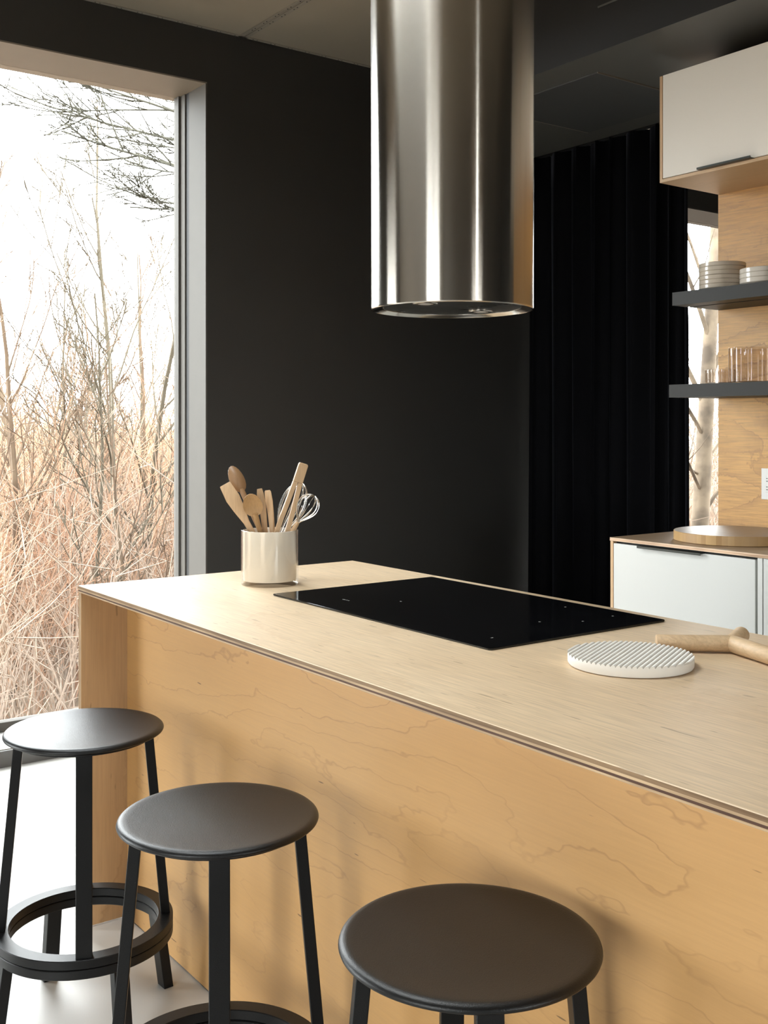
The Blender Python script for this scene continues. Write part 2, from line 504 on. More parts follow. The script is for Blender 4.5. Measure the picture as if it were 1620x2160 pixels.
class MB:
    """collects world-space geometry, then builds one mesh object"""

    def __init__(self):
        self.v, self.f, self.m, self.s = [], [], [], []

    def add(self, vs, fs, mi=0, smooth=False):
        o = len(self.v)
        self.v += [tuple(p) for p in vs]
        for f in fs:
            self.f.append(tuple(i + o for i in f))
            self.m.append(mi)
            self.s.append(smooth)
        return self

    def box(self, x0, x1, y0, y1, z0, z1, mi=0, mats=None):
        """mats: dict of face key (-x,+x,-y,+y,-z,+z) to material index"""
        vs = [(x0, y0, z0), (x1, y0, z0), (x1, y1, z0), (x0, y1, z0), (x0, y0, z1), (x1, y0, z1), (x1, y1, z1), (x0, y1, z1)]
        fs = [('-z', (3, 2, 1, 0)), ('+z', (4, 5, 6, 7)), ('-y', (0, 1, 5, 4)), ('+y', (2, 3, 7, 6)), ('-x', (3, 0, 4, 7)),
              ('+x', (1, 2, 6, 5))]
        o = len(self.v)
        self.v += vs
        for k, f in fs:
            self.f.append(tuple(i + o for i in f))
            self.m.append((mats or {}).get(k, mi))
            self.s.append(False)
        return self

    def tube(self, pts, radii, n=8, mi=0, cap=True, smooth=True, flat=1.0, up=None):
        pts = [Vector(p) for p in pts]
        k = len(pts)
        if not hasattr(radii, '__len__'):
            radii = [radii] * k
        rings = []
        ref = Vector(up) if up is not None else None
        prev = None
        for i in range(k):
            d = (pts[min(i + 1, k - 1)] - pts[max(i - 1, 0)])
            if d.length < 1e-9:
                d = Vector((0, 0, 1))
            d.normalize()
            if prev is None:
                r0 = ref if ref is not None else (Vector((1, 0, 0)) if abs(d.x) < 0.8 else Vector((0, 1, 0)))
            else:
                r0 = prev
            a = (r0 - d * r0.dot(d))
            if a.length < 1e-6:
                a = Vector((0, 1, 0)) - d * d.y
            a.normalize()
            prev = a
            b = d.cross(a)
            rings.append([pts[i] + (a * cos(2 * pi * j / n) + b * (sin(2 * pi * j / n) * flat)) * radii[i] for j in range(n)])
        vs = [p for r in rings for p in r]
        fs = []
        for i in range(k - 1):
            for j in range(n):
                fs.append((i * n + j, i * n + (j + 1) % n, (i + 1) * n + (j + 1) % n, (i + 1) * n + j))
        self.add(vs, fs, mi, smooth)
        if cap:
            o = len(self.v) - len(vs)
            self.f.append(tuple(o + j for j in reversed(range(n))))
            self.m.append(mi)
            self.s.append(False)
            self.f.append(tuple(o + (k - 1) * n + j for j in range(n)))
            self.m.append(mi)
            self.s.append(False)
        return self

    def lathe(self, c, prof, n=48, mi=0, smooth=True, closed=False, mats=None):
        """prof: list of (radius, z); c: centre"""
        o = len(self.v)
        idx = []
        for r, z in prof:
            if r < 1e-7:
                idx.append([len(self.v)] * n)
                self.v.append((c[0], c[1], c[2] + z))
            else:
                idx.append(list(range(len(self.v), len(self.v) + n)))
                for j in range(n):
                    a = 2 * pi * j / n
                    self.v.append((c[0] + r * cos(a), c[1] + r * sin(a), c[2] + z))
        k = len(prof)
        for i in range(k if closed else k - 1):
            A, B = idx[i], idx[(i + 1) % k]
            for j in range(n):
                q = [A[j], A[(j + 1) % n], B[(j + 1) % n], B[j]]
                u = []
                for t in q:
                    if t not in u:
                        u.append(t)
                if len(u) > 2:
                    self.f.append(tuple(u))
                    self.m.append(mats[i] if mats else mi)
                    self.s.append(smooth)
        return self

    def prism(self, outline, z0, z1, mi=0, side=None, smooth=False):
        n = len(outline)
        o = len(self.v)
        self.v += [(p[0], p[1], z0) for p in outline] + [(p[0], p[1], z1) for p in outline]
        self.f.append(tuple(o + i for i in reversed(range(n))))
        self.f.append(tuple(o + n + i for i in range(n)))
        self.m += [mi, mi]
        self.s += [False, False]
        for i in range(n):
            j = (i + 1) % n
            self.f.append((o + i, o + j, o + n + j, o + n + i))
            self.m.append(mi if side is None else side)
            self.s.append(smooth)
        return self

    def xform(self, mat):
        self.v = [tuple(mat @ Vector(p)) for p in self.v]
        return self

    def build(self, name, mats, parent=None, origin=None, bevel=0.0, segs=2, local=False, sharp=38):
        if not isinstance(mats, (list, tuple)):
            mats = [mats]
        me = bpy.data.meshes.new(name)
        if parent is not None:
            base = Vector((0, 0, 0)) if local else wloc(parent)
        elif origin is not None:
            base = Vector(origin)
        else:
            base = Vector((0, 0, 0))
        me.from_pydata([(p[0] - base.x, p[1] - base.y, p[2] - base.z) for p in self.v], [], self.f)
        for mt in mats:
            me.materials.append(M[mt] if isinstance(mt, str) else mt)
        me.polygons.foreach_set('material_index', self.m)
        me.polygons.foreach_set('use_smooth', self.s)
        me.update()
        if any(self.s):
            me.set_sharp_from_angle(angle=radians(sharp))
        if bevel:
            bm = bmesh.new()
            bm.from_mesh(me)
            bmesh.ops.bevel(bm, geom=[e for e in bm.edges if len(e.link_faces) == 2 and e.calc_face_angle(0) > 0.6],
                            offset=bevel, segments=segs, affect='EDGES', profile=0.5, clamp_overlap=True)
            bm.to_mesh(me)
            bm.free()
        o = bpy.data.objects.new(name, me)
        reg(o, parent)
        if parent is None and origin is not None:
            o.location = base
        return o


def rounded_rect(x0, x1, y0, y1, r, n=6):
    pts = []
    for cx, cy, a0 in ((x1 - r, y1 - r, 0), (x0 + r, y1 - r, pi / 2), (x0 + r, y0 + r, pi), (x1 - r, y0 + r, 1.5 * pi)):
        for i in range(n + 1):
            a = a0 + pi / 2 * i / n
            pts.append((cx + r * cos(a), cy + r * sin(a)))
    return pts


# ------------------------------------------------------------------ the room shell
XW, XR = -1.485, 4.7          # window wall, wall on the right
YB, YF, YFAR = 2.662, -4.3, 6.6
ZC, ZS = 3.07, 2.755          # ceiling, soffit

fl = MB().box(XW - 0.35, XR + 0.2, YF - 0.35, YFAR + 0.2, -0.12, 0.0).build('floor', 'floor')
tag(fl, 'pale grey polished concrete floor', 'floor', kind='structure')

SKX = (-0.15, 1.30, -0.82, 0.06)      # roof light added over the stools, out of view, to brighten the worktop
cb = MB()
for x0, x1, y0, y1 in ((XW - 0.35, SKX[0], YF - 0.35, YFAR + 0.2), (SKX[1], XR + 0.2, YF - 0.35, YFAR + 0.2),
                       (SKX[0], SKX[1], YF - 0.35, SKX[2]), (SKX[0], SKX[1], SKX[3], YFAR + 0.2)):
    cb.box(x0, x1, y0, y1, ZC, ZC + 0.12)
ce = cb.build('ceiling', 'ceil')
tag(ce, 'dark brown metal panel ceiling with a perforated seam', 'ceiling', kind='structure')
# seam strips of the ceiling: twin perforated strips along x, one strip along the window wall
for y0 in (1.285, 1.309):
    MB().box(XW, XR, y0, y0 + 0.020, ZC - 0.004, ZC + 0.001).build('seam_strip', 'strip', ce, bevel=0.001, segs=1)
MB().box(XW, XW + 0.018, YF, 2.04, ZC - 0.004, ZC + 0.001).build('edge_strip', 'strip', ce, bevel=0.001, segs=1)
hb = MB()
for i in range(60):
    x = XW + 0.11 + i * 0.10
    for y0 in (1.295, 1.319):
        for dx in (0, 0.026):
            hb.lathe((x + dx + (0.012 if y0 > 1.3 else 0), y0, ZC - 0.0046), [(0.0, 0.0), (0.0032, 0.0), (0.0032, 0.0015)], 8, smooth=False)
for i in range(50):
    y = -2.6 + i * 0.092
    for dy in (0, 0.02):
        hb.lathe((XW + 0.009, y + dy, ZC - 0.0046), [(0.0, 0.0), (0.0028, 0.0), (0.0028, 0.0015)], 8, smooth=False)
h = hb.build('strip_holes', 'hole', ce)
h['kind'] = 'stuff'


def wall_x(name, x0, x1, y0, y1, z0, z1, holes, mat):
    """slab normal to x with rectangular openings (ya, yb, za, zb)"""
    mb = MB()
    ys = sorted({y0, y1, *[q for hh in holes for q in hh[:2]]})
    zs = sorted({z0, z1, *[q for hh in holes for q in hh[2:]]})
    for i in range(len(ys) - 1):
        for j in range(len(zs) - 1):
            cy_, cz_ = (ys[i] + ys[i + 1]) / 2, (zs[j] + zs[j + 1]) / 2
            if any(a < cy_ < b and c < cz_ < d for a, b, c, d in holes):
                continue
            mb.box(x0, x1, ys[i], ys[i + 1], zs[j], zs[j + 1])
    return mb.build(name, mat)


W1 = (-0.24, 1.131, 0.062, 2.835)
W2 = (3.75, 5.9, 0.062, 2.673)
W3 = (-3.7, -1.55, 0.062, 1.8)  # unseen window added for light from the left on the island front
tag(wall_x('wall_left', XW - 0.33, XW, YF - 0.33, YFAR + 0.2, 0.0, ZC, [W1, W2, W3], 'wall'),
    'matt black wall with the tall window', 'wall', kind='structure')
SL = (0.10, 0.22, 1.70, 2.7)     # slit window in the wall on the right
W5 = (-0.35, 0.65, 0.80, 1.55)  # unseen low window added under it to light the black wall
tag(wall_x('wall_right', XR, XR + 0.2, YF - 0.33, YFAR + 0.2, 0.0, ZC, [SL, W5], 'wall'),
    'black wall at the far end of the island', 'wall', kind='structure')


def wall_y(name, y0, y1, x0, x1, z0, z1, holes, mat):
    mb = MB()
    xs = sorted({x0, x1, *[q for hh in holes for q in hh[:2]]})
    zs = sorted({z0, z1, *[q for hh in holes for q in hh[2:]]})
    for i in range(len(xs) - 1):
        for j in range(len(zs) - 1):
            cx_, cz_ = (xs[i] + xs[i + 1]) / 2, (zs[j] + zs[j + 1]) / 2
            if any(a < cx_ < b and c < cz_ < d for a, b, c, d in holes):
                continue
            mb.box(xs[i], xs[i + 1], y0, y1, zs[j], zs[j + 1])
    return mb.build(name, mat)


W4 = (2.30, 4.20, 0.062, 2.05)  # opening for the added glass door, sized for fill light
tag(wall_y('wall_front', YF - 0.2, YF, XW, XR, 0.0, ZC, [W4], 'grey_wall'), 'pale plaster wall with an added glass door',
    'wall', kind='structure')
tag(wall_y('wall_far', YFAR, YFAR + 0.2, XW, XR, 0.0, ZC, [], 'wall'), 'black wall of the room beyond the curtain', 'wall',
    kind='structure')
tag(wall_y('wall_back', YB, YB + 0.11, 0.052, XR, 0.0, ZC, [], 'wall'), 'black partition wall behind the plywood backsplash', 'wall',
    kind='structure')

# dropped soffit over the back counter
sf = MB().box(XW, XR, 2.047, 3.14, ZS, ZC, 0, {'-y': 1}).build('trim_1', ['soffit', 'soffit_face'])
tag(sf, 'charcoal dropped soffit above the back counter', 'soffit', kind='structure')
MB().box(-0.857, -0.207, 2.222, 2.858, ZS - 0.005, ZS + 0.002).build('access_panel', 'soffit_panel', sf, bevel=0.0015, segs=1)
for x in (-0.8575, -0.2075):
    MB().box(x - 0.002, x + 0.002, 2.222, 2.858, ZS - 0.0062, ZS + 0.001).build('panel_edge', 'strip', sf)
MB().box(-0.042, XR, 2.043, 2.048, 2.920, 2.926).build('joint_strip', 'soffit', sf)


# ------------------------------------------------------------------ windows
def window_x(n, w, label, head='alu_bounce_lit'):
    ya, yb, za, zb = w
    t = thing('window_%d' % n, (XW, (ya + yb) / 2, za), label, 'window', kind='structure')
    xo = XW - 0.33
    th = 0.006
    # reveal lining: head, two jambs, sill
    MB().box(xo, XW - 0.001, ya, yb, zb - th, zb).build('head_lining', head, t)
    MB().box(XW - 0.165, XW - 0.001, yb - th, yb, za, zb - th).build('jamb_lining', 'alu', t)
    MB().box(XW - 0.165, XW - 0.001, ya, ya + th, za, zb - th).build('jamb_lining', 'alu', t)
    MB().box(XW - 0.29, XW - 0.001, ya, yb, za - 0.004, za + th).build('sill', 'sill', t)
    MB().box(XW - 0.004, XW + 0.012, ya, yb, 0.0, za + 0.002).build('sill_face', 'alu_dark', t)
    # gaskets and frame
    for y0, y1 in ((yb - 0.006, yb), (ya, ya + 0.006)):
        MB().box(XW - 0.195, XW - 0.165, y0, y1, za, zb - th).build('gasket', 'gasket', t)
    for s, y in ((-1, yb), (1, ya)):
        y0, y1 = sorted((y, y + s * 0.012))
        MB().box(XW - 0.29, XW - 0.195, y0, y1, za, zb - th).build('frame_jamb', 'alu', t, bevel=0.0015, segs=1)
        y0, y1 = sorted((y + s * 0.012, y + s * 0.022))
        MB().box(XW - 0.29, XW - 0.24, y0, y1, za, zb - th).build('frame_bead', 'alu', t, bevel=0.0015, segs=1)
    MB().box(XW - 0.29, XW - 0.24, ya + 0.012, yb - 0.012, za + th, za + 0.045).build('frame_bottom', 'alu', t, bevel=0.002, segs=1)
    MB().box(XW - 0.276, XW - 0.270, ya + 0.012, yb - 0.012, za + 0.03, zb - th).build('pane', 'pane', t)
    portal('window_portal_%d' % n, XW - 0.34, (ya + yb) / 2, (za + zb) / 2, yb - ya, zb - za, (1, 0, 0))
    return t


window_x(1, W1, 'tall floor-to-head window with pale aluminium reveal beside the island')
window_x(2, W2, 'tall window seen between the black curtain and plywood backsplash', 'alu')
window_x(3, W3, 'added fill window, unseen, further along the black wall')

# added roof light, unseen light source for the horizontal surfaces
t = thing('window_6', ((SKX[0] + SKX[1]) / 2, (SKX[2] + SKX[3]) / 2, ZC + 0.12), 'added roof light above the stools, unseen, brightens the worktop', 'window', kind='structure')
for x0, x1, y0, y1 in ((SKX[0] - 0.05, SKX[0], SKX[2] - 0.05, SKX[3] + 0.05), (SKX[1], SKX[1] + 0.05, SKX[2] - 0.05, SKX[3] + 0.05),
                       (SKX[0], SKX[1], SKX[2] - 0.05, SKX[2]), (SKX[0], SKX[1], SKX[3], SKX[3] + 0.05)):
    MB().box(x0, x1, y0, y1, ZC + 0.12, ZC + 0.2).build('kerb', 'alu', t)
MB().box(SKX[0] - 0.03, SKX[1] + 0.03, SKX[2] - 0.03, SKX[3] + 0.03, ZC + 0.2, ZC + 0.208).build('pane', 'pane', t)
portal('added_roof_light_portal', (SKX[0] + SKX[1]) / 2, (SKX[2] + SKX[3]) / 2, ZC + 0.24, SKX[1] - SKX[0], SKX[3] - SKX[2], (0, 0, -1))

# slit window on the right wall
t = thing('window_4', (XR, 0.16, 0.2), 'narrow slit window in the wall on the right', 'window', kind='structure')
for y0, y1 in ((SL[0], SL[0] + 0.01), (SL[1] - 0.01, SL[1]), (0.155, 0.165)):
    MB().box(XR + 0.08, XR + 0.12, y0, y1, SL[2], SL[3]).build('frame_bar', 'alu', t)
MB().box(XR + 0.098, XR + 0.102, SL[0], SL[1], SL[2], SL[3]).build('pane', 'pane', t)

t = thing('window_5', (XR, (W5[0] + W5[1]) / 2, W5[2]), 'added low window in the wall on the right, unseen, lights the black wall', 'window', kind='structure')
for y0, y1 in ((W5[0], W5[0] + 0.04), (W5[1] - 0.04, W5[1])):
    MB().box(XR + 0.08, XR + 0.13, y0, y1, W5[2], W5[3]).build('frame_jamb', 'alu', t)
MB().box(XR + 0.08, XR + 0.13, W5[0] + 0.04, W5[1] - 0.04, W5[2], W5[2] + 0.04).build('frame_bottom', 'alu', t)
MB().box(XR + 0.08, XR + 0.13, W5[0] + 0.04, W5[1] - 0.04, W5[3] - 0.04, W5[3]).build('frame_head', 'alu', t)
MB().box(XR + 0.102, XR + 0.108, W5[0] + 0.02, W5[1] - 0.02, W5[2] + 0.02, W5[3] - 0.02).build('pane', 'pane', t)
portal('added_low_window_portal', XR + 0.22, (W5[0] + W5[1]) / 2, (W5[2] + W5[3]) / 2, W5[1] - W5[0], W5[3] - W5[2], (-1, 0, 0))

# glass door added in the front wall, behind the camera, for fill light
t = thing('added_glass_door', (2.85, YF, 0.06), 'added sliding glass door behind the camera, unseen, for fill light', 'door', kind='structure')
for i in range(3):
    x = W4[0] + (W4[1] - W4[0] - 0.05) * i / 2
    MB().box(x, x + 0.05, YF - 0.15, YF - 0.1, W4[2], W4[3]).build('stile', 'alu', t)
MB().box(W4[0], W4[1], YF - 0.128, YF - 0.122, W4[2], W4[3]).build('pane', 'pane', t)
portal('added_door_portal', (W4[0] + W4[1]) / 2, YF - 0.22, (W4[2] + W4[3]) / 2, W4[1] - W4[0], W4[3] - W4[2], (0, 1, 0))


def pleated(x0, x1, y, z0, z1, wave, amp, seed, along='x', thick=0.0, spread=0.0, flare=0.0):
    rng = random.Random(seed)
    mb = MB()
    xs = []
    x = x0
    ph = 0.0
    cols = []
    phase = []
    n = int((x1 - x0) / 0.006)
    w = wave
    for i in range(n + 1):
        u = x0 + (x1 - x0) * i / n
        if i % 15 == 0:
            w = wave * rng.uniform(0.55, 1.75)
        ph += 2 * pi * (x1 - x0) / n / w
        cols.append(u)
        phase.append(ph)
    rows = 14
    vs, fs = [], []
    offs = [rng.uniform(-1, 1) for _ in range(5)]
    for r in range(rows + 1):
        k = r / rows
        z = z1 + (z0 - z1) * k
        for i, u in enumerate(cols):
            a = amp * (0.72 + 0.35 * k)
            dy = a * sin(phase[i] + 0.25 * sin(3 * k + offs[0] * 3)) + 0.25 * a * sin(2.3 * phase[i] + 2.0 * k + offs[1])
            du = 0.3 * amp * sin(2 * phase[i]) + flare * k * (u - x1) / (x1 - x0) * 0.0
            vs.append((u + du, y + dy, z))
    m = len(cols)
    for r in range(rows):
        for i in range(m - 1):
            fs.append((r * m + i, (r + 1) * m + i, (r + 1) * m + i + 1, r * m + i + 1))
    mb.add(vs, fs, 0, True)
    return mb


# ------------------------------------------------------------------ black velvet curtain
cv = pleated(XW + 0.03, -0.375, 3.02, 0.015, ZS - 0.006, 0.115, 0.034, 11)
o = cv.build('velvet_curtain', 'velvet', origin=(-0.93, 3.02, 0))
tag(o, 'floor-length black velvet curtain hanging in folds from the soffit', 'curtain')
sd = o.modifiers.new('thickness', 'SOLIDIFY')
sd.thickness = 0.004
ct = MB().box(XW, -0.3, 3.008, 3.032, ZS - 0.008, ZS).build('curtain_track', 'gasket', origin=(-0.9, 3.02, ZS - 0.008))
tag(ct, 'slim black ceiling track above the velvet curtain', 'curtain track')

# ------------------------------------------------------------------ kitchen island
IX1 = 2.45
isl = thing('kitchen_island', (1.225, 0.44, 0), 'long maple plywood kitchen island with recessed front under the stools', 'kitchen island')
MB().box(0, IX1, 0, 0.885, 0.892, 0.910, 0, {'-x': 1, '+x': 1, '-y': 1, '+y': 1}).build('worktop', ['top', 'top_edge'], isl, bevel=0.0012, segs=1)
for x0, x1 in ((0.0, 0.018), (IX1 - 0.018, IX1)):
    MB().box(x0, x1, 0.001, 0.884, 0.004, 0.892, 0, {'-y': 1, '+y': 1} if x0 == 0 else {}).build('end_panel', ['end', 'end_edge'], isl, bevel=0.0008, segs=1)
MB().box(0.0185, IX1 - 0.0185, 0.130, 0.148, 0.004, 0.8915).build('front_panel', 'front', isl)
MB().box(0.0185, IX1 - 0.0185, 0.20, 0.82, 0.10, 0.87).build('carcass', 'end', isl)
MB().box(0.03, IX1 - 0.03, 0.25, 0.79, 0.0, 0.10).build('plinth', 'gasket', isl)
for i in range(3):
    x0 = 0.022 + i * 0.802
    dd = MB().box(x0 + 0.003, x0 + 0.799, 0.822, 0.840, 0.105, 0.868).build('door', 'white_door', isl, bevel=0.001, segs=1)
    MB().box(x0 + 0.3, x0 + 0.5, 0.830, 0.862, 0.868, 0.872).build('pull', 'handle', dd)

# ------------------------------------------------------------------ cooktop
ck = thing('induction_cooktop', (0.857, 0.592, 0.91), 'black glass induction cooktop set on the island worktop', 'cooktop')
MB().prism(rounded_rect(0.4515, 1.2645, 0.3325, 0.8405, 0.006), 0.9102, 0.9115).build('trim', 'cook_trim', ck)
MB().prism(rounded_rect(0.450, 1.266, 0.331, 0.842, 0.008), 0.9115, 0.9145).build('glass', 'cook', ck, bevel=0.0009, segs=2)
mk = MB()
for x, y, w_, h_ in ((0.625, 0.425, 0.012, 0.0025), (0.64, 0.425, 0.004, 0.004), (0.648, 0.425, 0.004, 0.004), (0.73, 0.52, 0.006, 0.003),
                     (1.02, 0.78, 0.004, 0.004), (1.165, 0.78, 0.004, 0.004), (1.17, 0.68, 0.004, 0.004), (1.12, 0.6, 0.004, 0.004),
                     (1.19, 0.40, 0.003, 0.006)):
    mk.box(x, x + w_, y, y + h_, 0.91445, 0.9147)
mk.build('control_marks', 'mark', ck)['kind'] = 'stuff'

# ------------------------------------------------------------------ cylindrical extractor hood
HC = (0.86, 0.575)
HZ = 1.604
HR = 0.1895
hd = thing('extractor_hood', (HC[0], HC[1], HZ), 'tall cylindrical stainless steel extractor hood above the cooktop', 'extractor hood')
MB().lathe((HC[0], HC[1], 0), [(HR, ZC), (HR, ZC - 0.01), (HR, HZ + 0.012), (HR, HZ + 0.004), (HR, HZ + 0.002), (HR - 0.0015, HZ), (HR - 0.004, HZ), (HR - 0.0045, HZ + 0.001),
                               (HR - 0.024, HZ + 0.012), (HR - 0.026, HZ + 0.03)], 128).build('body', 'steel', hd)
MB().lathe((HC[0], HC[1], 0), [(0, HZ + 0.006), (HR - 0.031, HZ + 0.006), (HR - 0.029, HZ + 0.008), (HR - 0.028, HZ + 0.02), (0, HZ + 0.02)],
           96).build('filter_plate', 'hood_glass', hd)
MB().lathe((HC[0], HC[1], 0), [(HR - 0.031, HZ + 0.0052), (HR - 0.0285, HZ + 0.0055), (HR - 0.0278, HZ + 0.009), (HR - 0.031, HZ + 0.009)],
           96, closed=True).build('plate_rim', 'steel_soft', hd)
RTv = Vector((0.5897, 0.8077, 0))
FWv = Vector((-0.8077, 0.5897, 0))
for s, dpt in ((-0.066, -0.105), (0.073, 0.065)):
    p = Vector((HC[0], HC[1], 0)) + RTv * s + FWv * dpt
    lo = MB().lathe((p.x, p.y, 0), [(0.0185, HZ + 0.003), (0.0275, HZ + 0.003), (0.029, HZ + 0.0045), (0.029, HZ + 0.007), (0.0185, HZ + 0.007)], 40,
                    closed=True).build('lamp_ring', 'steel_soft', hd)
    MB().lathe((p.x, p.y, 0), [(0, HZ + 0.001), (0.012, HZ + 0.0018), (0.0185, HZ + 0.005), (0.0185, HZ + 0.007), (0, HZ + 0.007)], 32).build('lamp_lens', 'lens', lo)

# ------------------------------------------------------------------ bar stools
STOOL_Z = 0.652


def stool(loc, up_az, low_az, label):
    t = thing('bar_stool', (loc[0], loc[1], 0), label, 'stool', 'black metal stools along the island')
    T = STOOL_Z
    R = 0.1765
    # seat: dished disc with a rolled rim
    prof = [(0, T - 0.0085), (0.05, T - 0.0081), (0.10, T - 0.0062), (0.135, T - 0.0034), (0.155, T - 0.0012), (0.164, T - 0.0002), (0.169, T - 0.0004),
            (0.1728, T - 0.002), (0.1755, T - 0.0045), (R, T - 0.0075), (0.1756, T - 0.0098), (0.1735, T - 0.0113), (0.168, T - 0.012), (0.10, T - 0.0135), (0, T - 0.0135)]
    MB().lathe((0, 0, 0), prof, 96).build('seat', 'seat', t, local=True, sharp=60)
    MB().lathe((0, 0, 0), [(0, T - 0.0165), (0.152, T - 0.0165), (0.155, T - 0.018), (0.154, T - 0.0215), (0.15, T - 0.022), (0, T - 0.022)], 64).build(
        'seat_plate', 'black_metal', t, local=True)

    def leg(az, r0, z0, r1, z1, w0, w1, th, name):
        a = radians(az)
        e = Vector((cos(a), sin(a), 0))
        q = Vector((-sin(a), cos(a), 0))
        mb = MB()
        vs = []
        for r, z, w in ((r0, z0, w0), (r1, z1, w1)):
            for s, dr in ((-1, -th), (1, -th), (1, 0), (-1, 0)):
                p = e * (r + dr) + q * (s * w / 2)
                vs.append((p.x, p.y, z))
        mb.add(vs, [(0, 1, 2, 3), (4, 7, 6, 5), (0, 4, 5, 1), (1, 5, 6, 2), (2, 6, 7, 3), (3, 7, 4, 0)])
        mb.build(name, 'black_metal', t, bevel=0.0015, segs=2, local=True)

    RZ = 0.217
    for k in range(4):
        leg(up_az + 90 * k, 0.152, T - 0.021, 0.190, RZ - 0.001, 0.0345, 0.0345, 0.021, 'leg')
    for z0, z1, nm in ((RZ - 0.0195, RZ, 'foot_ring'), (RZ - 0.0405, RZ - 0.0207, 'swivel_ring')):
        MB().lathe((0, 0, 0), [(0.1645, z0), (0.1955, z0), (0.197, z0 + 0.0015), (0.197, z1 - 0.0015), (0.1955, z1), (0.1645, z1), (0.163, z1 - 0.0015),
                               (0.163, z0 + 0.0015)], 96, closed=True).build(nm, 'black_metal', t, local=True)
    MB().lathe((0, 0, 0), [(0.167, RZ - 0.023), (0.193, RZ - 0.023), (0.193, RZ - 0.018), (0.167, RZ - 0.018)], 64, closed=True).build('bearing_race', 'gasket', t, local=True)
    for k in range(4):
        leg(low_az + 90 * k, 0.191, RZ - 0.040, 0.216, 0.0, 0.0345, 0.0345, 0.024, 'lower_leg')
    return t


stool((0.420, -0.141), -21, 93, 'black metal bar stool standing nearest the tall window')
stool((1.088, -0.149), -27, 60, 'black metal bar stool between the two other stools')
stool((1.697, -0.090), -31, 75, 'black metal bar stool at the open floor, farthest from the window')

# ------------------------------------------------------------------ back run: base cabinets, counter, upper cabinet
YFc = 2.068


def base_cabinet(x0, x1, label, left_ply, filler=False):
    t = thing('base_cabinet', ((x0 + x1) / 2, 2.36, 0), label, 'cabinet', 'white base cabinets under the back counter')
    MB().box(x0, x1, YFc + 0.02, YB - 0.016, 0.10, 0.8960).build('body', 'gasket', t)
    MB().box(x0, x1, YFc + 0.06, YB - 0.05, 0.0, 0.10).build('plinth', 'gasket', t)
    xa = x0
    if left_ply:
        MB().box(x0, x0 + 0.013, YFc, YB - 0.0155, 0.10, 0.8962).build('side_panel', 'cab_edge', t)
        xa = x0 + 0.0155
    if filler:
        MB().box(x0 + 0.002, x0 + 0.020, YFc, YFc + 0.02, 0.10, 0.8955).build('filler_strip', 'white_door', t)
        xa = x0 + 0.024
    top = 0.8885 if left_ply else 0.8955
    dr = MB().box(xa, x1 - (0.004 if left_ply else 0.002), YFc, YFc + 0.019, 0.10, top).build('door', 'white_door', t, bevel=0.0012, segs=2)
    return t, dr, top


t, dr, top = base_cabinet(0.0, 0.636, 'white fronted base cabinet with plywood side at the curtain end of the back counter', True)
hb = MB().box(0.141, 0.424, YFc - 0.016, YFc + 0.010, top + 0.0003, top + 0.0023)
hb.box(0.141, 0.424, YFc - 0.0165, YFc - 0.0145, top - 0.006, top + 0.0023)
hb.build('edge_pull', 'handle', dr, bevel=0.0004, segs=1)
base_cabinet(0.639, 1.26, 'white base cabinet with a filler strip right of the edge-pull door', False, True)
base_cabinet(1.263, 1.88, 'white base cabinet in the middle of the back counter run', False)
base_cabinet(1.883, 2.50, 'white base cabinet at the far right of the back counter run', False)
co = MB().box(-0.001, 2.50, YFc - 0.003, YB - 0.012, 0.8965, 0.910, 0, {'-x': 1, '+x': 1, '-y': 1}).build('countertop', ['counter', 'pan_edge'], origin=(1.25, 2.36, 0),
                                                                                                   bevel=0.0008, segs=1)
tag(co, 'thin brown plywood countertop on the white base cabinets', 'countertop')

bs = thing('trim_2', (1.2, YB - 0.006, 0.91), 'birch plywood backsplash behind the shelves', 'backsplash', kind='structure')
for z0, z1 in ((0.9105, 1.4635), (1.4645, 2.2795)):
    MB().box(0.052, 2.50, YB - 0.012, YB - 0.0002, z0, z1).build('panel', 'splash', bs)

# upper wall cabinets
UY, UZ0, UZ1 = 2.284, 2.268, 2.668


def wall_cabinet(x0, x1, label, left):
    t = thing('wall_cabinet', ((x0 + x1) / 2, (UY + YB) / 2, UZ0), label, 'cabinet', 'white wall cabinets above the shelves')
    MB().box(x0, x1, UY, YB - 0.0005, UZ0, UZ0 + 0.012).build('bottom_panel', 'cab_under', t)
    MB().box(x0, x1, UY + 0.017, YB - 0.0005, UZ1 - 0.002, UZ1 + 0.010).build('top_panel', 'cab_under', t)
    MB().box(x0, x0 + 0.012, UY, YB - 0.0005, UZ0 + 0.012, UZ1 + 0.010).build('side_panel', 'cab_edge', t)
    MB().box(x1 - 0.012, x1, UY, YB - 0.0005, UZ0 + 0.012, UZ1 - 0.002).build('side_panel', 'cab_edge', t)
    dd = MB().box(x0 + 0.0165, x1 - 0.002, UY - 0.002, UY + 0.016, UZ0 + 0.0145, UZ1 + 0.0102).build('door', 'cream_door', t, bevel=0.001, segs=2)
    hb = MB().box(x0 + 0.19, x0 + 0.42, UY - 0.022, UY + 0.01, UZ0 + 0.0125, UZ0 + 0.0145)
    hb.box(x0 + 0.19, x0 + 0.42, UY - 0.023, UY - 0.021, UZ0 + 0.0125, UZ0 + 0.020)
    hb.build('edge_pull', 'handle', dd)
    return t


wall_cabinet(0.056, 0.86, 'white flap wall cabinet with plywood edges nearest the velvet curtain', True)
wall_cabinet(0.862, 1.67, 'white flap wall cabinet second from the velvet curtain', False)
wall_cabinet(1.672, 2.48, 'white flap wall cabinet third from the velvet curtain', False)


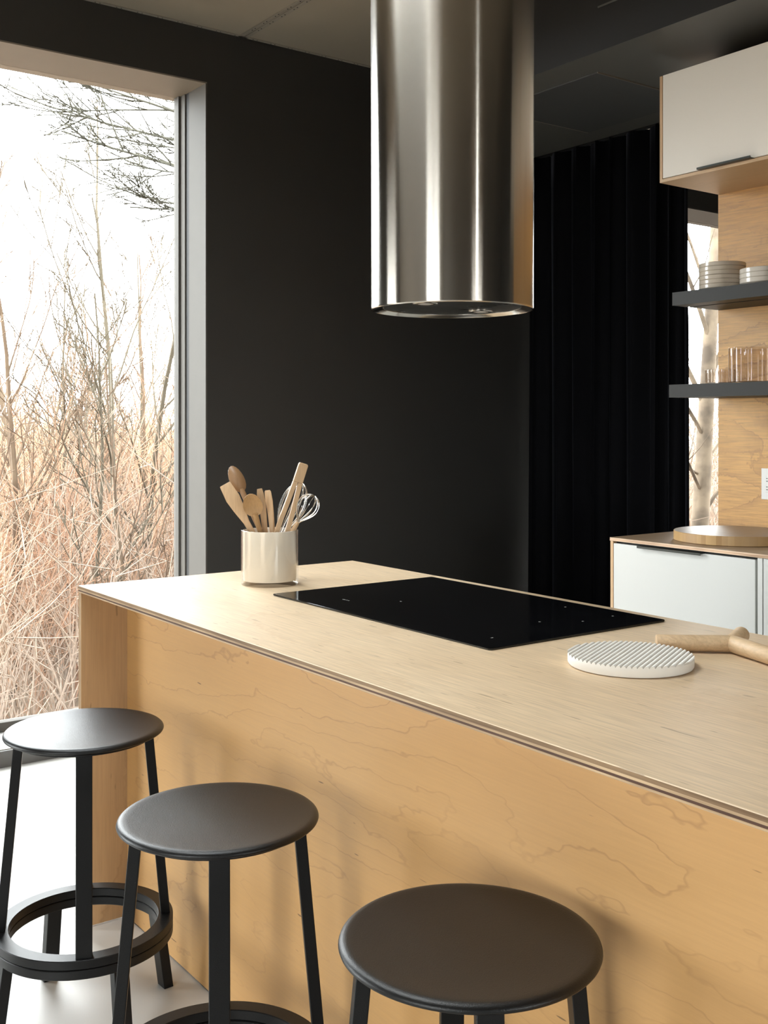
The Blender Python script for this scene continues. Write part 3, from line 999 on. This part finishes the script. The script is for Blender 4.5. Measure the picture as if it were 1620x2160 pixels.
# floating shelves
def shelf(z0, z1, x0, y0, label):
    t = thing('floating_shelf', (1.2, 2.5, z0), label, 'shelf', 'charcoal shelves on the backsplash')
    mb = MB().box(x0, 2.48, y0, y0 + 0.085, z0, z1)
    mb.box(x0, 2.48, y0 + 0.085, y0 + 0.105, z0 + 0.010, z1)
    mb.box(x0, 2.48, y0 + 0.105, YB - 0.0122, z0, z1)
    mb.build('board', 'shelf', t)
    MB().box(x0 + 0.07, 2.47, y0 + 0.0855, y0 + 0.1045, z0 + 0.0065, z0 + 0.0100).build('light_channel', 'gasket', t)
    return t


shelf(1.799, 1.850, 0.057, 2.357, 'charcoal floating shelf carrying the stacked bowls')
shelf(1.441, 1.491, 0.045, 2.352, 'charcoal floating shelf carrying the glass tumblers')

# stacked bowls
BZ = 0.0166


def bowl(c, z, R, mat, label, group, h=0.0205):
    mb = MB()
    prof = [(0, 0.0), (R * 0.86, 0.0), (R * 0.885, 0.0015), (R * 0.97, 0.0042), (R, 0.007), (R, h - 0.0015), (R - 0.0012, h), (R - 0.003, h - 0.0006),
            (R * 0.93, 0.0085), (R * 0.87, 0.0042), (0, 0.0038)]
    mb.lathe((c[0], c[1], z), prof, 64)
    o = mb.build('bowl', mat, origin=(c[0], c[1], z))
    return tag(o, label, 'bowl', group)


names = ['lowest', 'second', 'third', 'fourth', 'fifth', 'topmost']
rb = random.Random(3)
for i in range(6):
    bowl((0.206 + rb.uniform(-1, 1) * 0.0012, 2.468 + rb.uniform(-1, 1) * 0.0012), 1.8502 + i * BZ, 0.0865, 'cream_ceramic',
         'shallow beige ceramic bowl, %s in the taller stack on the upper shelf' % names[i], 'beige bowls in the taller stack')
for i, nm in enumerate(('lowest', 'middle', 'topmost')):
    bowl((0.408 + rb.uniform(-1, 1) * 0.001, 2.452), 1.8502 + i * 0.0185, 0.092, 'white_ceramic', 'shallow off-white ceramic bowl, %s in the shorter stack on the upper shelf' % nm,
         'off-white bowls in the shorter stack', 0.0225)


def lobed_glass(name, c, z, R, hgt, lobes, depth, label, rot=0.0):
    n = lobes * 14
    th = 0.0028

    def ring(r, zz):
        out = []
        for j in range(n):
            a = 2 * pi * j / n + rot
            k = abs(cos(lobes * a / 2))
            rr = r * (1 - depth) + r * depth * k
            out.append((c[0] + rr * cos(a), c[1] + rr * sin(a), zz))
        return out

    lv = [(R * 0.97, z + 0.0002), (R, z + 0.003), (R, z + hgt - 0.001), (R - th / 2, z + hgt), (R - th, z + hgt - 0.001), (R - th, z + 0.006)]
    mb = MB()
    vs = []
    for r, zz in lv:
        vs += ring(r, zz)
    fs = []
    for i in range(len(lv) - 1):
        for j in range(n):
            fs.append((i * n + j, i * n + (j + 1) % n, (i + 1) * n + (j + 1) % n, (i + 1) * n + j))
    c0 = len(vs)
    vs += [(c[0], c[1], z + 0.0002), (c[0], c[1], z + 0.006)]
    for j in range(n):
        fs.append((c0, (j + 1) % n, j))
        k = (len(lv) - 1) * n
        fs.append((c0 + 1, k + j, k + (j + 1) % n))
    mb.add(vs, fs, 0, True)
    o = mb.build(name, 'tumbler', origin=(c[0], c[1], z))
    return tag(o, label, 'glass')


lobed_glass('lobed_glass', (0.200, 2.466), 1.491, 0.0575, 0.056, 8, 0.13, 'low clear glass with scalloped sides on the lower shelf', 0.2)
lobed_glass('lobed_glass', (0.345, 2.445), 1.491, 0.077, 0.131, 8, 0.13, 'tall clear glass vase with scalloped sides on the lower shelf', 0.1)

# round bamboo board
bd = MB().lathe((0.348, 2.345, 0.9102), [(0, 0.0), (0.211, 0.0), (0.2145, 0.002), (0.2145, 0.033), (0.2125, 0.035), (0, 0.035)], 128, smooth=True,
                mats=[1, 1, 1, 1, 0])
o = bd.build('cutting_board', ['board', 'board_edge'], origin=(0.348, 2.345, 0.9102))
tag(o, 'thick round bamboo cutting board lying on the back counter', 'cutting board')

# wall outlet
ol = thing('wall_outlet', (0.318, YB - 0.0122, 1.045), 'white double wall outlet plate on the plywood backsplash', 'outlet')
yo = YB - 0.0123
MB().box(0.257, 0.376, yo - 0.006, yo, 1.044, 1.165).build('plate', 'plastic', ol, bevel=0.0015, segs=2)
for gx in (0.2915, 0.3415):
    r = MB().box(gx - 0.0165, gx + 0.0165, yo - 0.0085, yo - 0.0055, 1.071, 1.138).build('receptacle', 'plastic', ol, bevel=0.001, segs=1)
    sl = MB()
    for cz in (1.088, 1.121):
        sl.box(gx - 0.011, gx - 0.004, yo - 0.0089, yo - 0.0083, cz + 0.004, cz + 0.0065)
        sl.box(gx - 0.011, gx - 0.003, yo - 0.0089, yo - 0.0083, cz - 0.0065, cz - 0.004)
        sl.lathe((gx + 0.007, yo - 0.0086, cz - 0.003), [(0, 0), (0.0028, 0), (0.0028, 0.006), (0, 0.006)], 10)
    sl.build('slots', 'slot', r)

# ------------------------------------------------------------------ utensil crock and its utensils
CC = Vector((0.277, 0.425, 0.9102))
cr = thing('utensil_crock', CC, 'white glass utensil crock with a clear outer shell on the island', 'crock')
CH = 0.146
MB().lathe(CC, [(0, 0), (0.0745, 0), (0.0762, 0.002), (0.0762, CH - 0.001), (0.075, CH), (0.0725, CH - 0.001), (0.0722, 0.0115), (0, 0.0115)], 96).build('glass_shell', 'clear', cr)
MB().lathe(CC, [(0, 0.012), (0.0705, 0.012), (0.0715, 0.014), (0.0718, CH - 0.0015), (0.0705, CH - 0.001), (0.069, CH - 0.0015), (0.0685, 0.018), (0, 0.018)], 96).build(
    'white_liner', 'crock_white', cr)


def frame(top, bot, face=0.0):
    """basis for a long utensil: from bot to top given as (side, toward/away, height) about the crock; face turns it about its axis"""
    def w(p):
        return CC + RTv * p[0] + FWv * p[1] + Vector((0, 0, p[2]))
    T, B = w(top), w(bot)
    ax = (T - B).normalized()
    s = RTv - ax * RTv.dot(ax)
    s.normalize()
    n = ax.cross(s)
    c, q = cos(face), sin(face)
    s2 = s * c + n * q
    n2 = ax.cross(s2)
    return T, B, ax, s2, n2


def utensil(name, top, bot, stations, mat, label, cat, face=0.0, ns=14, group=None):
    """stations along the axis: (t from bottom in metres, half width, half thickness, side shift, normal shift)"""
    T, B, ax, s, n = frame(top, bot, face)
    mb = MB()
    vs, fs = [], []
    for t, w, h, ds, dn in stations:
        c = ax * t + s * ds + n * dn
        for j in range(ns):
            a = 2 * pi * j / ns
            ca, sa = cos(a), sin(a)
            ex = 0.75
            p = c + s * (w * abs(ca) ** ex * (1 if ca >= 0 else -1)) + n * (h * abs(sa) ** ex * (1 if sa >= 0 else -1))
            vs.append(B + p)
    k = len(stations)
    for i in range(k - 1):
        for j in range(ns):
            fs.append((i * ns + j, i * ns + (j + 1) % ns, (i + 1) * ns + (j + 1) % ns, (i + 1) * ns + j))
    fs.append(tuple(reversed(range(ns))))
    fs.append(tuple((k - 1) * ns + j for j in range(ns)))
    mb.add(vs, fs, 0, True)
    return mb, (T, B, ax, s, n)


def spoon(top, bot, L, bw, bl, mat, label, face, convex):
    """wooden spoon: round handle, oval bowl with a hollow face"""
    T, B, ax, s, n = frame(top, bot, face)
    mb = MB()
    hl = L - bl
    mb.tube([B, B + ax * hl * 0.5, B + ax * (hl + bl * 0.12)], [0.0058, 0.0062, 0.0075], 12)
    nu, nv = 20, 10
    cen = B + ax * (hl + bl / 2)
    for side in (0, 1):
        vs, fs = [], []
        for i in range(nv + 1):
            r = i / nv
            for j in range(nu):
                a = 2 * pi * j / nu
                egg = 1.0 + 0.10 * sin(a)
                p = cen + s * (cos(a) * r * bw / 2 * (1 - 0.10 * sin(a))) + ax * (sin(a) * r * bl / 2)
                dome = (1 - r * r)
                off = (-0.0115 * dome - 0.0012) if side == 0 else (-0.0070 * dome + 0.0012)
                p = p + n * (off if not convex else -off)
                vs.append(p)
        for i in range(nv):
            for j in range(nu):
                fs.append((i * nu + j, i * nu + (j + 1) % nu, (i + 1) * nu + (j + 1) % nu, (i + 1) * nu + j))
        mb.add(vs, fs, 0, True)
        off = len(mb.v)
        if side == 0:
            rim0 = off - nu
        else:
            rim1 = off - nu
    mb.f += [(rim0 + j, rim0 + (j + 1) % nu, rim1 + (j + 1) % nu, rim1 + j) for j in range(nu)]
    mb.m += [0] * nu
    mb.s += [True] * nu
    o = mb.build('wooden_spoon', mat, origin=B)
    return tag(o, label, 'spoon', 'utensils in the crock')


floor_in = 0.0195
# dark hollow-faced spoon at the back left
spoon((-0.107, 0.030, 0.311), (0.030, -0.010, floor_in + 0.004), 0.325, 0.041, 0.078, 'walnut', 'dark brown wooden spoon showing its hollow face at the back of the crock', 0.35, False)
# amber spoon with its round back to the room
sp = spoon((-0.0475, -0.050, 0.243), (0.002, 0.035, floor_in + 0.004), 0.242, 0.052, 0.066, 'beech_b', 'amber wooden spoon with a broad round head and small dark notch', 0.1, True)

# left flat spatula
mb, (T, B, ax, s, n) = utensil('flat_spatula', (-0.119, -0.005, 0.2665), (0.018, 0.006, floor_in + 0.003),
                               [(0.0, 0.0065, 0.005, 0, 0), (0.12, 0.0072, 0.0055, 0, 0), (0.165, 0.0085, 0.005, 0, 0), (0.205, 0.0155, 0.0038, 0, 0), (0.238, 0.0195, 0.003, 0, 0),
                                (0.28, 0.0155, 0.0022, 0, 0), (0.2815, 0.0145, 0.0012, 0, 0)], 'beech', '', 'spatula', 0.25)
o = mb.build('flat_spatula', 'beech', origin=B)
tag(o, 'flat wooden spatula with a square end leaning out of the crock', 'spatula', 'utensils in the crock')
# short two-pronged tongs in the middle
for dx, face, tp, lb in ((-0.0085, 0.35, 0.2615, 'pale wooden turner, the left one of the pair between spoon and tongs'),
                         (0.0105, -0.25, 0.2525, 'pale wooden turner, the right one of the pair between spoon and tongs')):
    mb, (T, B, ax, s, n) = utensil('turner', (-0.0165 + dx, -0.006 + dx, tp), (0.008 + dx * 1.2, 0.02 - dx * 1.5, floor_in + 0.003),
                                   [(0, 0.006, 0.005, 0, 0), (0.13, 0.0072, 0.0055, 0.0, 0), (0.165, 0.0085, 0.0048, 0.001, 0), (0.2, 0.0105, 0.0036, 0.0005, 0),
                                    (0.226, 0.0092, 0.0026, -0.0008, 0.0008), (tp - 0.0225, 0.0068, 0.0012, -0.0012, 0.001)], 'beech', '', 'turner', face)
    o = mb.build('wooden_turner', 'beech', origin=B)
    tag(o, lb, 'turner', 'utensils in the crock')

# tall wooden tongs: two arms joined at the top
T, B, ax, s, n = frame((0.092, -0.012, 0.3235), (-0.004, -0.012, floor_in + 0.004), 0.25)
LT = (T - B).length
tg = thing('wooden_tongs', B, 'tall pale wooden tongs with a long slot leaning out of the crock', 'tongs', 'utensils in the crock')
for sg, nm in ((-1, 'arm'), (1, 'arm')):
    mb = MB()
    vs, fs = [], []
    st = [(0.0, 0.0062, 0.0155), (0.16, 0.0062, 0.0125), (0.235, 0.0062, 0.0085), (0.262, 0.0064, 0.0069)]
    for t_, hw, off in st:
        c = B + ax * t_ + s * (sg * off)
        for du, dv in ((-hw, -0.0065), (hw, -0.0065), (hw, 0.0065), (-hw, 0.0065)):
            vs.append(c + s * du + n * dv)
    for i in range(len(st) - 1):
        for j in range(4):
            fs.append((i * 4 + j, i * 4 + (j + 1) % 4, i * 4 + 4 + (j + 1) % 4, i * 4 + 4 + j))
    fs += [(3, 2, 1, 0), (12, 13, 14, 15)]
    mb.add(vs, fs)
    mb.build('arm', 'beech', tg, bevel=0.0012, segs=2)
mb = MB()
vs = []
for t_, hw in ((0.262, 0.0133), (LT - 0.004, 0.0128), (LT, 0.0108)):
    c = B + ax * t_
    for du, dv in ((-hw, -0.0065), (hw, -0.0065), (hw, 0.0065), (-hw, 0.0065)):
        vs.append(c + s * du + n * dv)
fs = []
for i in range(2):
    for j in range(4):
        fs.append((i * 4 + j, i * 4 + (j + 1) % 4, i * 4 + 4 + (j + 1) % 4, i * 4 + 4 + j))
fs += [(3, 2, 1, 0), (8, 9, 10, 11)]
mb.add(vs, fs)
mb.build('joined_end', 'beech', tg, bevel=0.0012, segs=2)


def whisk(top, bot, handle_len, R, loops, label, wire=0.0011, rot=0.0):
    T, B, ax, s, n = frame(top, bot, 0.0)
    L = (T - B).length
    t = thing('balloon_whisk', B, label, 'whisk', 'utensils in the crock')
    MB().tube([B, B + ax * handle_len * 0.5, B + ax * handle_len * 0.94, B + ax * handle_len], [0.0052, 0.0072, 0.0062, 0.0045], 12).build('handle', 'beech', t)
    for k in range(loops):
        a = pi * k / loops + rot
        d = s * cos(a) + n * sin(a)
        pts = []
        m = 30
        hh = L - handle_len
        for i in range(m + 1):
            u = i / m * 2 - 1          # -1..1 across the loop
            sg = 1 if u >= 0 else -1
            w = 1 - abs(u)             # 0 at the handle, 1 at the crown
            if w < 0.5:
                q = w / 0.5
                rr = 0.0035 + (R - 0.0035) * sin(pi / 2 * q) ** 1.25
                zz = hh * 0.62 * q
            else:
                q = (w - 0.5) / 0.5
                rr = R * cos(pi / 2 * q)
                zz = hh * (0.62 + 0.38 * sin(pi / 2 * q))
            pts.append(B + ax * (handle_len + zz) + d * (sg * rr))
        MB().tube(pts, wire, 6).build('wire_loop', 'wire', t)
    return t


whisk((0.083, 0.040, 0.268), (-0.020, 0.022, floor_in + 0.008), 0.10, 0.034, 6, 'large wire whisk behind the wooden tongs in the crock')
whisk((0.121, -0.018, 0.238), (-0.010, 0.000, floor_in + 0.008), 0.165, 0.030, 7, 'smaller wire whisk with wooden handle at the edge of the crock', rot=0.2)

# ------------------------------------------------------------------ ribbed white trivet
tc = Vector((1.501, 0.456, 0.9102))
TR, TH = 0.1105, 0.0205
tv = thing('ribbed_trivet', tc, 'round white trivet with ribbed top on the island', 'trivet')
MB().lathe(tc, [(0, 0), (TR * 0.93, 0), (TR * 0.985, 0.0012), (TR, 0.004), (TR, TH - 0.0035), (0, TH - 0.0035)], 96).build('disc', 'trivet', tv)
ra = radians(116)                      # direction of the ribs
ed = Vector((cos(ra), sin(ra), 0))
eq = Vector((-sin(ra), cos(ra), 0))
pitch = 0.0089
k = int(TR / pitch)
for i in range(-k, k + 1):
    q = i * pitch
    prof = []
    for j in range(9):
        a = pi * j / 8
        prof.append((q + pitch * 0.40 * cos(a), TH - 0.0036 + 0.0036 * sin(a) ** 0.8))
    vs, fs = [], []
    for e in (-1, 1):
        for (w_, z_) in prof:
            w2 = max(-TR + 1e-4, min(TR - 1e-4, w_))
            lim = sqrt(max(TR * TR - w2 * w2, 1e-9))
            p = tc + eq * w2 + ed * (e * lim) + Vector((0, 0, z_))
            vs.append(p)
    m = len(prof)
    for j in range(m - 1):
        fs.append((j, j + 1, m + j + 1, m + j))
    fs.append(tuple(range(m - 1, -1, -1)))
    fs.append(tuple(range(m, 2 * m)))
    MB().add(vs, fs, 0, True).build('rib', 'trivet', tv)

# ------------------------------------------------------------------ three-armed wooden rod trivet
J = Vector((1.545, 0.690, 0.9102 + 0.0165))
rt = thing('rod_trivet', (J.x, J.y, 0.9102), 'three joined wooden rods forming a Y-shaped trivet on the island', 'trivet')
for az, ln, dz in ((228, 0.140, -0.001), (-19, 0.150, 0.0), (110, 0.064, 0.007)):
    a = radians(az)
    e = Vector((cos(a), sin(a), 0))
    mb = MB()
    end = J + e * ln + Vector((0, 0, dz))
    mb.tube([J - e * 0.004, J + e * ln * 0.5 + Vector((0, 0, dz * 0.5)), end - e * 0.002, end], [0.0162, 0.0158, 0.0155, 0.0145], 24)
    mb.build('rod', 'oak_rod', rt)

# ------------------------------------------------------------------ outdoors
GZ = -0.75
g = MB().box(-46, 30, -34, 45, GZ - 0.3, GZ).build('ground', 'ground')
tag(g, 'dry leafy ground outside the windows', 'ground', kind='structure')


def wander(rng, p, d, L, seg, curl, lift):
    pts = [Vector(p)]
    d = Vector(d).normalized()
    for i in range(seg):
        d = d + Vector((rng.uniform(-curl, curl), rng.uniform(-curl, curl), rng.uniform(-curl, curl) * 0.5 + lift))
        d.normalize()
        pts.append(pts[-1] + d * (L / seg))
    return pts


def lerp_path(pts, u):
    x = u * (len(pts) - 1)
    i = min(int(x), len(pts) - 2)
    return pts[i].lerp(pts[i + 1], x - i), (pts[i + 1] - pts[i]).normalized()


def side_dir(rng, d, ang):
    a = Vector((rng.uniform(-1, 1), rng.uniform(-1, 1), rng.uniform(-0.4, 0.4)))
    a = a - d * a.dot(d)
    a.normalize()
    return (d * cos(ang) + a * sin(ang)).normalized()


def sapling(base, height, lean, r0, seed, mat, label, nb=13, twigs=6, start=0.18):
    rng = random.Random(seed)
    t = thing('bare_sapling', base, label, 'tree', 'bare saplings outside the tall window')
    tr = MB()
    d0 = Vector((lean[0], lean[1], 1.0))
    trunk = wander(rng, base, d0, height, 14, 0.07, 0.01)
    tr.tube(trunk, [max(r0 * (1 - 0.82 * i / 14), 0.006) for i in range(15)], 6)
    br = MB()
    for b in range(nb):
        u = start + (0.95 - start) * (b + rng.uniform(0, 0.8)) / nb
        p, d = lerp_path(trunk, u)
        L = height * (0.40 * (1 - u) + 0.10) * rng.uniform(0.7, 1.2)
        bd_ = side_dir(rng, d, rng.uniform(0.45, 0.75))
        path = wander(rng, p, bd_, L, 8, 0.10, 0.075)
        rb_ = r0 * (1 - 0.82 * u) * 0.5
        br.tube(path, [max(rb_ * (1 - 0.8 * i / 8), 0.0042) for i in range(9)], 4, cap=False)
        for k_ in range(twigs):
            uu = rng.uniform(0.2, 0.98)
            q, dd = lerp_path(path, uu)
            tl = L * rng.uniform(0.18, 0.42)
            tp = wander(rng, q, side_dir(rng, dd, rng.uniform(0.4, 0.8)), tl, 4, 0.13, 0.07)
            br.tube(tp, [max(rb_ * 0.42 * (1 - uu * 0.5) * (1 - 0.7 * i / 4), 0.0038) for i in range(5)], 3, cap=False)
            for _ in range(2):
                q2, d2 = lerp_path(tp, rng.uniform(0.3, 0.9))
                tp2 = wander(rng, q2, side_dir(rng, d2, rng.uniform(0.5, 0.9)), tl * 0.35, 2, 0.12, 0.05)
                br.tube(tp2, [0.0036, 0.0034, 0.003], 3, cap=False)
    tr.build('trunk', mat, t)
    br.build('branches', mat, t)
    return t


specs = [
    ((-4.77, 2.15, GZ), 4.45, (-0.03, -0.045), 0.030, 11, 'sapling', 'bare grey sapling, the tallest beside the window jamb', 15, 7, 0.22),
    ((-5.58, 2.74, GZ), 4.25, (-0.01, -0.02), 0.030, 22, 'sapling', 'bare grey sapling closest to the right window jamb', 13, 6, 0.25),
    ((-5.27, 1.46, GZ), 4.05, (0.0, 0.0), 0.030, 33, 'sapling2', 'bare reddish sapling with a straight stem over the stool', 13, 7, 0.2),
    ((-6.15, 1.98, GZ), 4.1, (-0.02, -0.04), 0.034, 44, 'sapling2', 'bare reddish sapling behind the straight-stemmed one', 13, 7, 0.2),
    ((-4.30, 1.62, GZ), 3.0, (-0.02, 0.02), 0.020, 55, 'sapling', 'short thin bare sapling with a forked top', 9, 5, 0.15),
    ((-6.9, 3.3, GZ), 3.7, (0.02, 0.0), 0.026, 66, 'sapling2', 'slender reddish sapling set back behind the grey ones', 12, 6, 0.2),
    ((-7.2, 2.5, GZ), 3.4, (0.0, 0.03), 0.026, 77, 'sapling', 'slender grey sapling far back in the brush', 12, 6, 0.2),
    ((-4.7, 1.05, GZ), 3.3, (0.01, -0.03), 0.022, 88, 'sapling2', 'thin reddish sapling at the outer edge of the window', 10, 6, 0.15),
    ((-7.9, 3.7, GZ), 3.9, (0.0, -0.02), 0.028, 99, 'sapling', 'distant bare sapling rising behind the brush', 12, 6, 0.2),
    ((-6.6, 2.35, GZ), 2.9, (0.03, 0.02), 0.018, 121, 'sapling2', 'bushy reddish shrub in the middle of the brush', 16, 8, 0.12),
    ((-7.6, 3.15, GZ), 3.0, (-0.03, 0.0), 0.018, 131, 'sapling2', 'bushy reddish shrub deep in the brush by the jamb', 16, 8, 0.12),
    ((-6.2, 1.55, GZ), 2.7, (0.0, -0.03), 0.017, 141, 'sapling2', 'bushy reddish shrub behind the stool end of the brush', 16, 8, 0.12),
    ((-8.6, 2.9, GZ), 3.1, (0.02, 0.02), 0.02, 151, 'sapling2', 'far bushy reddish shrub under the open sky', 16, 8, 0.12),
    ((-4.05, 1.95, GZ), 2.5, (-0.05, -0.04), 0.017, 111, 'sapling2', 'low arching sapling close to the window glass', 8, 5, 0.12),
]
for b_, h_, l_, r_, sd_, mt, lb, nb, tw, st_ in specs:
    sapling(b_, h_, l_, r_, sd_, mt, lb, nb, tw, st_)

# large tree whose limbs reach into the window's upper corner
rng = random.Random(4)
tb = Vector((-3.75, 3.7, GZ))
t = thing('bare_tree', tb, 'large bare tree whose drooping limbs reach into the window corner', 'tree')
trunk = [tb + Vector((0.02 * i, -0.015 * i, 0.62 * i)) for i in range(13)]
MB().tube(trunk, [0.15 - 0.008 * i for i in range(13)], 12).build('trunk', 'limb', t)
br = MB()
limbs = [((-3.70, 3.45, 3.02), (-0.10, -1.0, 0.00), 2.15, 0.024, 0.012), ((-3.70, 3.45, 3.26), (-0.08, -1.0, 0.02), 2.10, 0.020, 0.014),
         ((-3.70, 3.45, 3.20), (-0.12, -1.0, -0.02), 1.75, 0.016, 0.006), ((-3.70, 3.45, 3.06), (-0.04, -1.0, -0.16), 1.75, 0.016, 0.02),
         ((-3.70, 3.45, 3.44), (-0.06, -1.0, 0.00), 1.95, 0.016, 0.01), ((-3.70, 3.45, 3.1), (0.0, -1.0, -0.30), 1.75, 0.015, 0.03),
         ((-3.70, 3.45, 3.0), (-0.03, -1.0, -0.36), 1.85, 0.014, 0.04), ((-3.70, 3.45, 3.60), (-0.08, -1.0, -0.05), 2.1, 0.016, 0.0),
         ((-3.70, 3.45, 3.14), (-0.14, -1.0, 0.02), 2.4, 0.017, 0.012)]
for p, d, L, r, lift in limbs:
    path = wander(rng, p, d, L, 12, 0.10, lift)
    br.tube(path, [max(r * (1 - 0.85 * i / 12), 0.0046) for i in range(13)], 6, cap=False)
    for k_ in range(12):
        u = rng.uniform(0.45, 0.97)
        q, dd = lerp_path(path, u)
        L2 = L * rng.uniform(0.12, 0.30)
        sd2 = side_dir(rng, dd, rng.uniform(0.35, 0.75))
        p2 = wander(rng, q, sd2, L2, 6, 0.16, 0.06)
        br.tube(p2, [max(r * 0.3 * (1 - 0.75 * i / 6), 0.0034) for i in range(7)], 4, cap=False)
        for _ in range(5):
            q3, d3 = lerp_path(p2, rng.uniform(0.2, 0.95))
            p3 = wander(rng, q3, side_dir(rng, d3, rng.uniform(0.4, 0.9)), L2 * rng.uniform(0.2, 0.45), 3, 0.17, 0.08)
            br.tube(p3, [0.0033, 0.0031, 0.003, 0.0026], 3, cap=False)
            for _ in range(2):
                q4, d4 = lerp_path(p3, rng.uniform(0.3, 0.95))
                p4 = wander(rng, q4, side_dir(rng, d4, rng.uniform(0.5, 0.9)), L2 * 0.13, 2, 0.15, 0.05)
                br.tube(p4, [0.003, 0.0028, 0.0026], 3, cap=False)
br.build('branches', 'limb', t)


def brush(name, label, mat, n, xr, yr, hr, rr, seed, keep):
    rng = random.Random(seed)
    mb = MB()
    c = 0
    while c < n:
        x = rng.uniform(*xr)
        y = rng.uniform(*yr)
        if not keep(x, y):
            continue
        c += 1
        far = min(1.0, (XW - x) / 16)
        h_ = rng.uniform(*hr) * (1 + 0.25 * far) * (1.0 if rng.random() > 0.22 else rng.uniform(1.15, 1.65))
        d = Vector((rng.uniform(-0.5, 0.5), rng.uniform(-0.5, 0.5), 1))
        path = wander(rng, (x, y, GZ), d, h_, 5, 0.16, -0.01)
        r = rng.uniform(*rr) * (1 + 1.2 * far)
        mb.tube(path, [r * (1 - 0.7 * i / 5) for i in range(6)], 3, cap=False, smooth=False)
        for _ in range(4):
            q, dd = lerp_path(path, rng.uniform(0.25, 0.95))
            tp = wander(rng, q, side_dir(rng, dd, rng.uniform(0.4, 1.1)), h_ * rng.uniform(0.15, 0.35), 2, 0.2, 0.0)
            mb.tube(tp, [r * 0.55, r * 0.45, r * 0.25], 3, cap=False, smooth=False)
    o = mb.build(name, mat, origin=(sum(xr) / 2, sum(yr) / 2, GZ))
    tag(o, label, 'brush', kind='stuff')
    return o


def seen1(x, y):
    # only the wedge of land that the tall window looks on to
    k = (2.805 - x)
    return -0.10 < (y + 1.041) / k - 0.30 < 0.50 and x < -3.4


brush('rust_brush', 'dense rust-coloured winter brush outside the tall window', 'brush', 9500, (-19, -4.4), (0.0, 15), (1.0, 1.95), (0.0030, 0.0058), 7, seen1)
brush('straw_brush', 'pale tangled dry stems in front of the rusty brush', 'brush2', 1500, (-9, -3.4), (0.0, 9), (0.8, 1.75), (0.0030, 0.0085), 8, seen1)

# trees and brush outside the second window
tb = Vector((-2.93, 6.34, GZ))
t = thing('forked_tree', tb, 'mottled forked tree trunk seen between curtain and backsplash', 'tree')
tr = MB()
path = [Vector(p) for p in ((-2.95, 6.32, GZ), (-2.93, 6.36, 0.0), (-2.91, 6.39, 0.6), (-2.89, 6.42, 1.3), (-2.87, 6.455, 2.0), (-2.84, 6.49, 2.8), (-2.80, 6.55, 4.2), (-2.78, 6.6, 5.6))]
tr.tube(path, [0.085, 0.078, 0.072, 0.066, 0.058, 0.05, 0.04, 0.025], 12)
tr.build('trunk', 'trunk', t)
br = MB()
rng = random.Random(21)
for p, d, L, r in (((-2.88, 6.43, 1.45), (-0.15, -0.5, 1.0), 2.6, 0.024), ((-2.86, 6.46, 2.0), (-0.05, -0.42, 1.0), 2.2, 0.022), ((-2.87, 6.45, 1.7), (0.05, 0.45, 1.0), 2.2, 0.024),
                   ((-2.91, 6.39, 0.55), (0.1, 0.6, 0.8), 1.8, 0.018), ((-2.9, 6.4, 0.75), (0.1, -0.6, 0.5), 1.6, 0.015), ((-2.9, 6.4, 1.0), (0.0, 0.7, 0.45), 1.6, 0.015),
                   ((-2.88, 6.42, 1.2), (0.0, -0.7, 0.8), 2.0, 0.018), ((-2.85, 6.48, 2.3), (-0.1, -0.55, 0.9), 1.6, 0.016),
                   ((-2.86, 6.47, 2.1), (0.0, 0.6, 0.9), 1.6, 0.016), ((-2.9, 6.4, 0.9), (0.0, -0.8, 0.3), 1.2, 0.012), ((-2.92, 6.38, 0.3), (0.0, 0.8, 0.5), 1.4, 0.014)):
    bp_ = wander(rng, p, d, L, 8, 0.09, 0.0)
    br.tube(bp_, [r * (1 - 0.8 * i / 8) for i in range(9)], 6, cap=False)
    for _ in range(10):
        q, dd = lerp_path(bp_, rng.uniform(0.2, 0.95))
        tp = wander(rng, q, side_dir(rng, dd, rng.uniform(0.5, 1.0)), L * rng.uniform(0.15, 0.4), 4, 0.15, 0.0)
        br.tube(tp, [r * 0.3, r * 0.25, r * 0.2, r * 0.14, 0.0015], 4, cap=False)
br.build('branches', 'trunk', t)


def seen2(x, y):
    k = 2.805 - x
    a = (y + 1.041) / k
    return 1.15 < a < 1.65 and x < -3.6


brush('hedge_brush', 'pale tangled brush behind the forked tree trunk', 'brush2', 1500, (-14, -3.2), (5.5, 26), (1.0, 2.6), (0.003, 0.007), 9, seen2)
